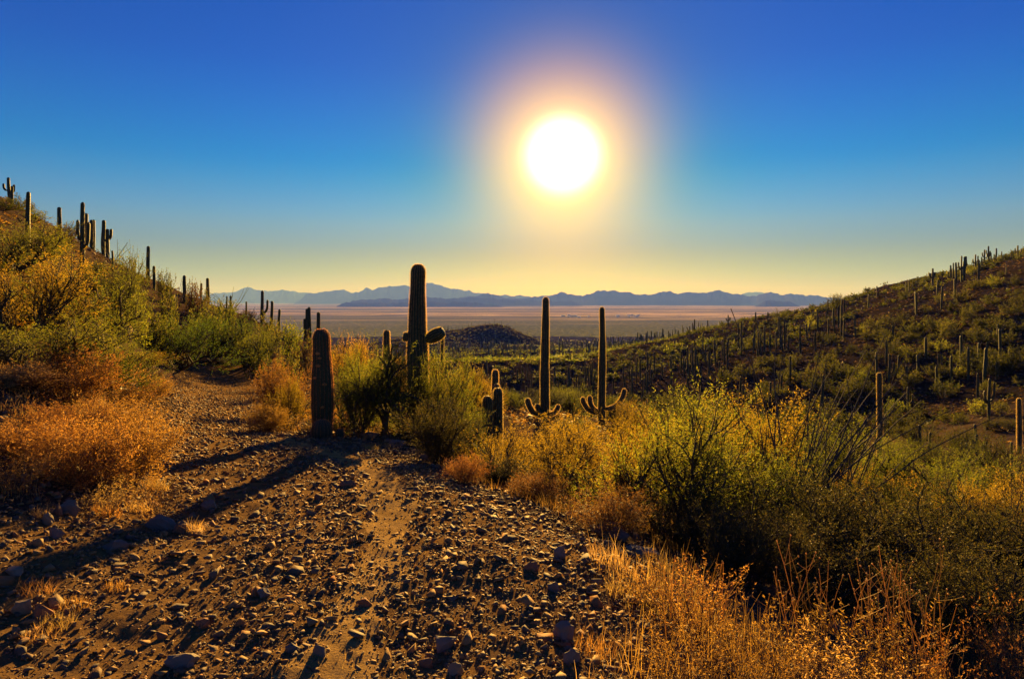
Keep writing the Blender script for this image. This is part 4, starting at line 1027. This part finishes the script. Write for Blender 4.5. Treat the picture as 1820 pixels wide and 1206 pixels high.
# ------------------------------------------------------------------ stones
def stone_mat(name, stops):
    m, nt, out = node_mat(name)
    geo = N(nt, 'ShaderNodeNewGeometry'); oi = N(nt, 'ShaderNodeObjectInfo'); tcn = N(nt, 'ShaderNodeTexCoord')
    f = N(nt, 'ShaderNodeMath', {0: geo.outputs['Random Per Island'], 1: oi.outputs['Random']}, operation='ADD').outputs[0]
    f = N(nt, 'ShaderNodeMath', {0: f}, operation='FRACT').outputs[0]
    c = ramp(nt, f, stops)
    P = geo.outputs['Position']
    c = mixc(nt, ramp(nt, noise(nt, P, 30.0, 5, 0.65), [(0.35, (0, 0, 0)), (0.7, (.5, .5, .5))]), c, (.16, .105, .055))
    p = N(nt, 'ShaderNodeBsdfPrincipled', {'Base Color': c, 'Roughness': 0.8, 'Specular IOR Level': 0.12})
    b = N(nt, 'ShaderNodeBump', {'Strength': 0.55, 'Distance': 0.012, 'Height': noise(nt, P, 45.0, 6, 0.7)})
    nt.links.new(b.outputs[0], p.inputs['Normal'])
    nt.links.new(p.outputs[0], out.inputs[0])
    return m
M_STONE = stone_mat('track_stone', [(0.0, (.075, .062, .052)), (0.25, (.12, .093, .07)), (0.45, (.23, .155, .075)), (0.7, (.30, .17, .062)), (0.86, (.23, .09, .036)), (1.0, (.085, .066, .052))])
M_RED = stone_mat('red_rock', [(0.0, (.22, .085, .045)), (0.5, (.28, .12, .06)), (1.0, (.20, .10, .06))])
M_GREY = stone_mat('grey_rock', [(0.0, (.12, .105, .10)), (0.5, (.18, .145, .12)), (1.0, (.15, .13, .125))])
M_PALE = stone_mat('pale_rock', [(0.0, (.22, .165, .11)), (0.5, (.27, .20, .13)), (1.0, (.20, .16, .12))])

def hull(seed, n, flat, boxy=0.0):
    """A broken angular stone: hull of points on a squashed, rough box."""
    g = rng(seed)
    p = unit(g.normal(size=(n, 3)))
    p = np.sign(p) * np.abs(p) ** (1 - boxy * 0.55)
    p *= np.array([0.5, g.uniform(0.33, 0.45), flat * 0.5]) * g.uniform(0.8, 1.1, (n, 1))
    bm = bmesh.new()
    for q in p: bm.verts.new(q)
    bmesh.ops.convex_hull(bm, input=bm.verts)
    for v_ in [v_ for v_ in bm.verts if not v_.link_faces]: bm.verts.remove(v_)
    bmesh.ops.triangulate(bm, faces=bm.faces)
    bm.verts.index_update()
    V = np.array([v_.co[:] for v_ in bm.verts]); T = np.array([[v_.index for v_ in f.verts] for f in bm.faces])
    bm.free()
    return V, T
SM = [hull(900 + i, 7 + (i % 3), (0.28, 0.42, 0.6)[i % 3], 0.35) for i in range(12)]      # pebbles
BG = [hull(950 + i, 10, (0.3, 0.45, 0.62)[i % 3], 0.5) for i in range(10)]                 # larger stones

def rot_mats(g, n, tilt):
    a, b, c = g.uniform(0, 6.283, n), g.normal(size=n) * tilt, g.normal(size=n) * tilt
    ca, sa, cb, sb, cc, sc_ = np.cos(a), np.sin(a), np.cos(b), np.sin(b), np.cos(c), np.sin(c)
    Rz = np.zeros((n, 3, 3)); Rz[:, 0, 0] = ca; Rz[:, 0, 1] = -sa; Rz[:, 1, 0] = sa; Rz[:, 1, 1] = ca; Rz[:, 2, 2] = 1
    Rx = np.zeros((n, 3, 3)); Rx[:, 1, 1] = cb; Rx[:, 1, 2] = -sb; Rx[:, 2, 1] = sb; Rx[:, 2, 2] = cb; Rx[:, 0, 0] = 1
    Ry = np.zeros((n, 3, 3)); Ry[:, 0, 0] = cc; Ry[:, 0, 2] = sc_; Ry[:, 2, 0] = -sc_; Ry[:, 2, 2] = cc; Ry[:, 1, 1] = 1
    return Rx @ Ry @ Rz

def gravel(n, seed, rmin, rmax, smin, spow, smax, keep, variants, tilt):
    g = rng(seed)
    r = np.exp(g.uniform(np.log(rmin), np.log(rmax), n)); th = g.uniform(-0.82, 0.78, n)
    x, y = r * np.sin(th), r * np.cos(th)
    p = keep(x, y, r)
    ok = g.random(n) < p
    x, y, r = x[ok], y[ok], r[ok]
    s = np.minimum(smin * np.maximum(r, 3.0) * (1 + g.pareto(spow, len(x))), smax)
    z = height(x, y)
    B = Buf()
    vi = g.integers(len(variants), size=len(x))
    for k, (V, T) in enumerate(variants):
        m = vi == k
        cnt = int(m.sum())
        if not cnt: continue
        Rm = rot_mats(g, cnt, tilt) * (s[m] * g.uniform(0.8, 1.25, cnt))[:, None, None]
        W = np.einsum('nij,vj->nvi', Rm, V) + np.stack([x[m], y[m], z[m] + 0.10 * s[m]], -1)[:, None, :]
        B.add(W.reshape(-1, 3), None, (T[None] + (np.arange(cnt) * len(V))[:, None, None]).reshape(-1, 3))
    return B
def on_track(x, y, r):
    d = path_dist(x, y)
    p = np.where(d < 0, 1.0, np.exp(-np.maximum(d, 0) / 0.35))
    side = np.exp(-np.maximum(d, 0) / 2.2) * (x < -1.5) * 0.75
    p = np.maximum(p, side)
    p *= 1 - 0.75 * np.exp(-(track_d(x, y, 0) / 0.22) ** 2) * (1 - 0.7 * sstep(8, 12, y)) * (0.6 + 0.8 * (vnoise(x * 1.3, y * 1.3, 4) + 0.5))
    p *= 1 - 0.55 * np.exp(-(track_d(x, y, 1) / 0.26) ** 2)
    return p * (0.55 + 0.9 * (vnoise(x / 0.8, y / 0.8, 15) + 0.5))
gb = gravel(140000, 41, 2.45, 33, 0.0031, 3.0, 0.075, on_track, SM, 0.45)
obj('gravel', gb.mesh('gravel', M_STONE), PATH_OBJ, kind='stuff')
gb = gravel(13500, 43, 2.45, 24, 0.0068, 3.2, 0.10, on_track, BG, 0.35)
obj('gravel', gb.mesh('gravel', M_STONE), PATH_OBJ, kind='stuff')
def off_track(x, y, r):
    return 0.5 * (path_dist(x, y) > 0.1)
gb = gravel(20000, 47, 3.0, 210, 0.0022, 2.0, 0.55, off_track, SM, 0.4)
o = obj('rubble', gb.mesh('rubble', M_STONE), kind='stuff'); o['label'] = 'loose stones scattered over the soil of the slopes'

# the stones of the track that can be picked out one by one
STONE_ME = [mk_mesh('stone', V, T, M_STONE) for V, T in BG]
g = rng(61)
cand = []
while len(cand) < 290:
    r, th = math.exp(g.uniform(math.log(2.75), math.log(7.0))), g.uniform(-0.72, 0.35)
    x, y = r * math.sin(th), r * math.cos(th)
    d = float(path_dist(np.array([x]), np.array([y]))[0])
    if d > 0.1 and not (x < -1.5 and d < 1.6): continue
    if float(track_d(np.array([x]), np.array([y]), 0)[0]) < 0.22 and g.random() < 0.8: continue
    cand.append((x, y))
for i, (x, y) in enumerate(cand):
    s = min(0.034 + 0.016 * g.pareto(2.0), 0.11) * (0.8 + 0.05 * math.hypot(x, y))
    o = obj('stone', STONE_ME[i % len(STONE_ME)], PATH_OBJ, (x, y, gz(x, y) + 0.14 * s))
    o.scale = (s * g.uniform(0.9, 1.3), s * g.uniform(0.8, 1.1), s * g.uniform(0.8, 1.2))
    o.rotation_euler = (g.normal() * 0.3, g.normal() * 0.3, g.uniform(0, 6.28))

# named rocks along the track
def rock(px, py, wpx, hpx, mat, label, seed, flat=None):
    x, Y, z, _ = ground_at(px, py, 2.3, 40)
    w = 0.85 * wpx / F * Y; h = max(0.8 * hpx / F * Y, 0.03)
    V, T = hull(seed, 24, 1.0, 0.25)
    g = rng(seed)
    bm = bmesh.new()
    vs_ = [bm.verts.new(v_) for v_ in V]
    for t in T: bm.faces.new([vs_[i] for i in t])
    bmesh.ops.subdivide_edges(bm, edges=bm.edges, cuts=1, use_grid_fill=True)
    for v_ in bm.verts:
        q = np.array(v_.co[:])
        k = 1 + 0.34 * float(fbm(np.array([q[0] * 4 + seed]), np.array([q[1] * 4 + q[2] * 3]), seed, 3)[0])
        v_.co = Vector(q * k)
    bm.normal_update()
    me = bpy.data.meshes.new('rock'); bm.to_mesh(me); bm.free(); me.materials.append(mat)
    o = obj('rock', me, loc=(x, Y, z + h * 0.16))
    o.scale = (w * 1.05, w * 0.8, h * 1.4)
    o.rotation_euler = (g.normal() * 0.06, g.normal() * 0.06, g.uniform(-0.5, 0.5))
    tag(o, label, 'rock', 'rocks along the track')
ROCKS = [(888, 866, 92, 20, M_RED, 'flat red rock at the brow of the track'), (925, 880, 70, 16, M_RED, 'smaller reddish slab just in front of the flat red rock'), (1040, 925, 96, 28, M_RED, 'long dark red rock on the edge of the track'),
 (1092, 955, 104, 34, M_GREY, 'broad purplish rock at the drop beside the track'), (1136, 982, 76, 20, M_PALE, 'thin pale slab lit by the sun at the track edge'), (286, 940, 72, 36, M_GREY, 'dark flat-topped boulder across the long shadow'),
 (326, 946, 50, 28, M_RED, 'red block touching the dark flat-topped boulder'), (207, 975, 56, 24, M_GREY, 'low dark rock lying in the long shadow'), (98, 955, 30, 26, M_GREY, 'rounded brown rock under the golden brush'),
 (82, 930, 34, 26, M_PALE, 'pale angular rock near the left edge'), (104, 915, 18, 30, M_RED, 'upright red block under the golden brush'), (120, 912, 46, 30, M_GREY, 'dark rock behind the upright red block'),
 (78, 1098, 44, 40, M_RED, 'red and pale-faced block at the lower left'), (40, 1090, 40, 34, M_PALE, 'pale broken rock beside the red block'), (792, 1152, 58, 38, M_GREY, 'largest rounded boulder low in the middle of the track'),
 (810, 1198, 34, 34, M_PALE, 'pale round-topped rock at the bottom of the track'), (1002, 1132, 48, 46, M_GREY, 'tall angular rock near the dry brush on the gravel'), (1015, 1175, 40, 34, M_GREY, 'squat dark rock below the tall angular one'),
 (985, 1050, 30, 26, M_GREY, 'grey stone block right of the sandy rut'), (945, 1012, 34, 22, M_RED, 'reddish stone in the middle of the stony strip'), (995, 990, 34, 30, M_GREY, 'dark stone just before the track edge'),
 (322, 1178, 66, 26, M_GREY, 'long layered slab near the bottom of the track'), (362, 1112, 30, 20, M_RED, 'small reddish wedge left of the rut'), (520, 1158, 34, 22, M_GREY, 'squarish stone low on the track'), (568, 1164, 36, 26, M_GREY, 'rounded brown stone beside the squarish one'),
 (468, 1058, 34, 18, M_GREY, 'flat dark stone in the left wheel rut'), (756, 1186, 36, 24, M_RED, 'flat rusty stone beside the largest boulder'), (648, 1075, 32, 22, M_RED, 'rusty wedge of stone left of the sandy rut'),
 (1380, 1060, 90, 34, M_RED, 'rock half buried under the orange brush'), (1505, 1120, 80, 26, M_PALE, 'pale slab under the straw-gold brush'), (25, 1018, 50, 16, M_PALE, 'thin pale slab at the left edge'), (372, 905, 34, 22, M_GREY, 'dark stone where the two shadows meet'),
 (620, 862, 36, 14, M_RED, 'red stone on the far edge of the lit gravel'), (700, 790, 60, 16, M_GREY, 'rock at the foot of the leaning tree'), (660, 778, 44, 14, M_RED, 'reddish rock between tree and stout saguaro'), (505, 775, 30, 10, M_RED, 'small red rock beside the barrel cactus')]
for i, (px, py, w, h, m, lb) in enumerate(ROCKS): rock(px, py, w, h, m, lb, 1300 + i)
# ------------------------------------------------------------------ ocotillos
def ocotillo(px, Y, wands, label, seed, lean=(0, 0), spreadv=0.5, length=2.4, rad=0.011):
    ns = float(warp(Y) / Y); Y = float(warp(Y)); length *= ns; rad *= ns
    x = (px - CX) / F * Y; z = gz(x, Y)
    root = empty('ocotillo', (x, Y, z - 0.05)); tag(root, label, 'ocotillo', 'ocotillos below the track')
    g = rng(seed)
    for k in range(wands):
        n = 12
        d = unit(np.array([lean[0] + g.normal() * spreadv, lean[1] + g.normal() * spreadv * 0.7, 1.0]))
        L = length * g.uniform(0.6, 1.1)
        P = np.zeros((1, n, 3)); P[0, 0] = np.array([g.normal() * 0.05, g.normal() * 0.05, 0])
        for i in range(1, n):
            d = unit(d + g.normal(size=3) * 0.07 + np.array([0, 0, -0.012]))
            P[0, i] = P[0, i - 1] + d * L / (n - 1)
        V, Q = tubes(P, (np.linspace(1, 0.4, n) * rad * g.uniform(0.8, 1.2))[None], 5)
        B = Buf(); B.add(V, Q)
        # thorns
        m = int(L / ns * 26)
        t = g.uniform(0.05, 1, m) * (n - 1); i = np.minimum(t.astype(int), n - 2)
        C = P[0][i] + (P[0][i + 1] - P[0][i]) * (t - i)[:, None]
        dr = unit(g.normal(size=(m, 3)) + np.array([0, 0, 0.3])) * 0.028 * ns
        s = unit(np.cross(dr, g.normal(size=(m, 3)))) * 0.003 * ns
        B.add(np.stack([C + s, C - s, C + dr], 1).reshape(-1, 3), None, np.arange(3 * m).reshape(-1, 3))
        obj('wand', B.mesh('wand', M_OCO, True), root)
ocotillo(1395, 11.0, 26, 'large ocotillo fanning long dark wands to the right over the ravine', 3, (0.42, 0.1), 0.42, 3.7, 0.015)
ocotillo(1480, 11.6, 12, 'thin ocotillo standing just right of the large leaning one', 4, (0.35, 0.0), 0.22, 2.6, 0.014)
ocotillo(1248, 9.6, 6, 'sparse ocotillo with few dark stems rising through the largest palo verde', 5, (-0.15, 0.1), 0.2, 2.3, 0.013)
ocotillo(1735, 11.5, 16, 'upright ocotillo near the right edge', 6, (0.0, 0.0), 0.14, 1.25, 0.010)
ocotillo(1775, 10.2, 10, 'leaning ocotillo in the right corner of the brush', 7, (0.5, 0.0), 0.25, 1.5, 0.010)
for k, (px, Y, L, lb) in enumerate(((200, 50, 2.2, 'bare ocotillo on the crest beside the slope saguaros'), (255, 46, 2.0, 'bare ocotillo on the crest near the tall lone saguaro'), (318, 50, 2.4, 'leafless ocotillo further down the crest'),
                                    (408, 52, 2.6, 'leafless spreading ocotillo low on the crest before the blue range'), (445, 50, 2.4, 'leafless ocotillo lowest on the crest before the blue range'))):
    ocotillo(px, Y, 11, lb, 20 + k, (0.1, 0), 0.45, L, 0.02)

# ------------------------------------------------------------------ dry seed stalks and grass
def blades(n, cx, cy, rad, hmin, hmax, width, seed, curve=0.35, seg=3):
    g = rng(seed)
    a, rr = g.uniform(0, 6.283, n), rad * np.sqrt(g.random(n))
    x, y = cx + rr * np.cos(a), cy + rr * np.sin(a)
    return blade_mesh(x, y, g.uniform(hmin, hmax, n), width, g, curve, seg)
def blade_mesh(x, y, h, width, g, curve, seg):
    n = len(x)
    z = height(x, y) - 0.01
    az = g.uniform(0, 6.283, n); lean = g.uniform(0.05, 1.0, n) * curve
    t = np.linspace(0, 1, seg + 1)
    out = h[:, None] * lean[:, None] * t[None] ** 1.6
    P = np.stack([x[:, None] + np.cos(az)[:, None] * out, y[:, None] + np.sin(az)[:, None] * out, z[:, None] + h[:, None] * t[None] * (1 - 0.25 * lean[:, None] * t[None])], -1)
    sd = np.stack([-np.sin(az + 0.7), np.cos(az + 0.7), 0 * az], -1)[:, None, :] * (width * (1 - 0.85 * t))[None, :, None]
    V = np.stack([P + sd, P - sd], 2).reshape(-1, 3)
    k = seg + 1
    b = (np.arange(n)[:, None] * k + np.arange(seg)[None]) * 2
    Q = np.stack([b, b + 1, b + 3, b + 2], -1).reshape(-1, 4)
    return V, Q
def tuft(px, py, hpx, wpx, n, mat, label, seed, width=0.0014, group='small dry grass tufts by the track'):
    x, Y, z, _ = ground_at(px, py, 2.3, 40)
    B = Buf(); h = hpx / F * Y
    V, Q = blades(n, x, Y, wpx / F * Y / 2, h * 0.4, h * 1.1, width * Y / 4, seed, 0.8); B.add(V - np.array([x, Y, z]), Q)
    o = obj('grass_tuft', B.mesh('grass_tuft', mat), loc=(x, Y, z)); tag(o, label, 'grass', group)
TUFTS = [(60, 1050, 26, 60, 'dry grass tuft at the left edge below the pale slab'), (100, 1112, 26, 60, 'golden grass tuft right beside the red and pale block'), (70, 1130, 22, 50, 'golden grass tuft below the red and pale block'),
         (135, 1080, 22, 50, 'grass tuft uphill of the red and pale block'), (345, 945, 24, 40, 'bright tuft against the red block in the shadow'), (72, 918, 20, 30, 'little tuft beside the pale angular rock'),
         (190, 915, 24, 50, 'low tuft under the golden-orange brush'), (250, 905, 20, 50, 'low tuft where the golden brush meets the gravel'), (280, 870, 26, 40, 'tuft at the foot of the orange brush by the track'), (205, 1045, 18, 40, 'small tuft on the open stones right of the long shadow'),
         (1090, 1010, 40, 90, 'thin straw grass on the gravel before the thin pale slab'), (1130, 1075, 50, 110, 'straw grass spilling onto the gravel from the orange brush'), (1060, 1160, 40, 80, 'isolated dry sprigs on the stones at the lower right'), (660, 800, 14, 30, 'reddish tuft among the stones near the leaning tree')]
for i, (px, py, h, w, lb) in enumerate(TUFTS): tuft(px, py, h, w, 150, M_STRAW if i % 3 else M_ORANGE, lb, 700 + i)

def seed_stalk(x, y, h, seed, label):
    """A bare stalk, forked near the top, each fork with a round dry head."""
    g = rng(seed)
    z = gz(x, y)
    root = empty('seed_stalk', (x, y, z - 0.02)); tag(root, label, 'dry stalk', 'dry seed stalks over the foreground brush')
    n = 7
    d = unit(np.array([g.normal() * 0.10, g.normal() * 0.10, 1.0])); P = np.zeros((1, n, 3))
    for i in range(1, n):
        d = unit(d + g.normal(size=3) * 0.07); P[0, i] = P[0, i - 1] + d * h / (n - 1)
    B = Buf(); V, Q = tubes(P, np.linspace(0.0028, 0.0016, n)[None], 4); B.add(V, Q)
    tips = [P[0, -1]]
    for k in range(g.integers(2, 5)):
        i = g.integers(3, n - 1)
        d = unit(np.array([g.normal() * 0.8, g.normal() * 0.8, 0.9])); L = h * g.uniform(0.10, 0.24)
        q = np.stack([P[0, i] + d * L * t + np.array([0, 0, 0.12 * L * t * t]) for t in np.linspace(0, 1, 4)])[None]
        V, Q = tubes(q, np.linspace(0.0014, 0.0009, 4)[None], 3); B.add(V, Q); tips.append(q[0, -1])
    obj('stalk', B.mesh('stalk', M_STRAWSTEM, True), root)
    for t in tips:
        s = obj('seed_head', SEED_ME, root, tuple(t)); s.scale = (1, 1, g.uniform(0.8, 1.3))
M_STRAWSTEM = leaf_mat('straw_stem', (.30, .19, .07), (.44, .29, .11), trans=0.5, bright=1.5)
bm = bmesh.new(); bmesh.ops.create_icosphere(bm, subdivisions=1, radius=0.0052)
for v_ in bm.verts: v_.co *= 0.8 + 0.4 * ((v_.index * 7) % 5) / 4
SEED_ME = bpy.data.meshes.new('seed_head'); bm.to_mesh(SEED_ME); bm.free(); SEED_ME.materials.append(M_STRAW)
g = rng(91)
ST = sorted([(g.uniform(1380, 1680), g.uniform(3.3, 4.2), g.uniform(955, 1060)) for _ in range(46)] + [(g.uniform(1180, 1370), g.uniform(3.4, 4.2), g.uniform(965, 1040)) for _ in range(14)])
for i, (px, Y, top) in enumerate(ST):
    Y = float(warp(Y))
    x = (px - CX) / F * Y; h = CAMZ + (HY - top) / F * Y - gz(x, Y)
    seed_stalk(x, Y, max(h, 0.2), 5000 + i, '%s dry seed stalk from the left over the foreground brush' % (ORD[i] if i < len(ORD) else 'last'))

# loose grass, dry sprigs and low growth that covers the soil
def cover(n, seed, rmin, rmax, th0, th1, keep, mat, label, hk, wk, per, spread_, curve=0.7):
    g = rng(seed)
    r = np.exp(g.uniform(np.log(rmin), np.log(rmax), n)); th = g.uniform(th0, th1, n)
    x, y = r * np.sin(th), r * np.cos(th)
    ok = g.random(n) < keep(x, y, r); x, y, r = x[ok], y[ok], r[ok]
    k = np.repeat(np.arange(len(x)), per); m = len(k)
    h = np.repeat(hk * g.uniform(0.5, 1.3, len(x)), per) * g.uniform(0.4, 1.1, m)
    xx = x[k] + g.normal(size=m) * spread_ * 0.5; yy = y[k] + g.normal(size=m) * spread_ * 0.5
    V, Q = blade_mesh(xx, yy, h, wk, g, curve, 2)
    rr = np.hypot(xx, yy)
    o = obj('grass', mk_mesh('grass', V, Q, mat), kind='stuff'); o['label'] = label
off = lambda x, y, r: 1.0 * (path_dist(x, y) > 0.15)
cover(1500, 101, 3.0, 13, -0.75, 0.75, lambda x, y, r: off(x, y, r) * (0.25 + (vnoise(x, y, 3) > -0.05)) * np.where((x > 0) & (y < 5.5), 0.25, 1.0), M_STRAW, 'dry straw grass on the soil beside the track', 0.16, 0.0016, 22, 0.14)
cover(1700, 103, 6, 20, -0.75, 0.75, lambda x, y, r: off(x, y, r) * (0.2 + (vnoise(x / 2, y / 2, 3) > -0.05)), M_ORANGE, 'rusty dry grass on the near slopes', 0.17, 0.0026, 16, 0.18)
cover(26, 109, 2.9, 4.3, 0.18, 0.62, lambda x, y, r: 1.0 * (x > 0.55), M_ORANGE, 'fiery orange grass stems under the foreground brush', 0.34, 0.0016, 40, 0.16, 0.8)
cover(12, 111, 2.9, 4.6, 0.10, 0.5, lambda x, y, r: 1.0 * (x > 0.35), M_STRAW, 'straw grass between the foreground brush and the gravel', 0.22, 0.0013, 30, 0.16, 0.9)

cover(900, 113, 2.8, 12, -0.5, 0.1, lambda x, y, r: 1.0 * (np.exp(-(track_d(x, y, 0) / 0.30) ** 2) > g.random(len(x))), M_STRAW, 'thin yellow grass in the sandy wheel rut', 0.035, 0.0011, 12, 0.12, 1.0)

# ------------------------------------------------------------------ the far settlement on the plain
M_WALL = rough_mat('house_wall', [(0.3, (.62, .60, .55)), (0.7, (.78, .76, .70))], 0.3, bump=0.0)
M_ROOF = rough_mat('house_roof', [(0.3, (.55, .53, .50)), (0.7, (.70, .68, .64))], 0.3, bump=0.0)
g = rng(123)
HS = sorted((g.choice([g.uniform(1000, 1062), g.uniform(1095, 1140)]), g.uniform(3000, 3500)) for _ in range(16))
for i, (px, Y) in enumerate(HS):
    x = (px - CX) / F * Y; w, l, h = g.uniform(9, 20), g.uniform(8, 12), g.uniform(3.5, 5.0)
    root = empty('house', (x, Y, gz(x, Y)), g.uniform(-0.4, 0.4)); tag(root, '%s tiny white house from the left in the far settlement on the plain' % ORD[i], 'house', 'houses of the far settlement')
    obj('wall', mk_mesh('wall', [(sx * w / 2, sy * l / 2, sz * h) for sz in (0, 1) for sy in (-1, 1) for sx in (-1, 1)], [(0, 1, 5, 4), (1, 3, 7, 5), (3, 2, 6, 7), (2, 0, 4, 6)], M_WALL), root)
    w2, l2 = w / 2 + 0.5, l / 2 + 0.5
    obj('roof', mk_mesh('roof', [(-w2, -l2, h), (w2, -l2, h), (w2, l2, h), (-w2, l2, h), (-w2, 0, h + 2), (w2, 0, h + 2)], [(0, 1, 5, 4), (2, 3, 4, 5)], M_ROOF, False, [(3, 0, 4), (1, 2, 5)]), root)
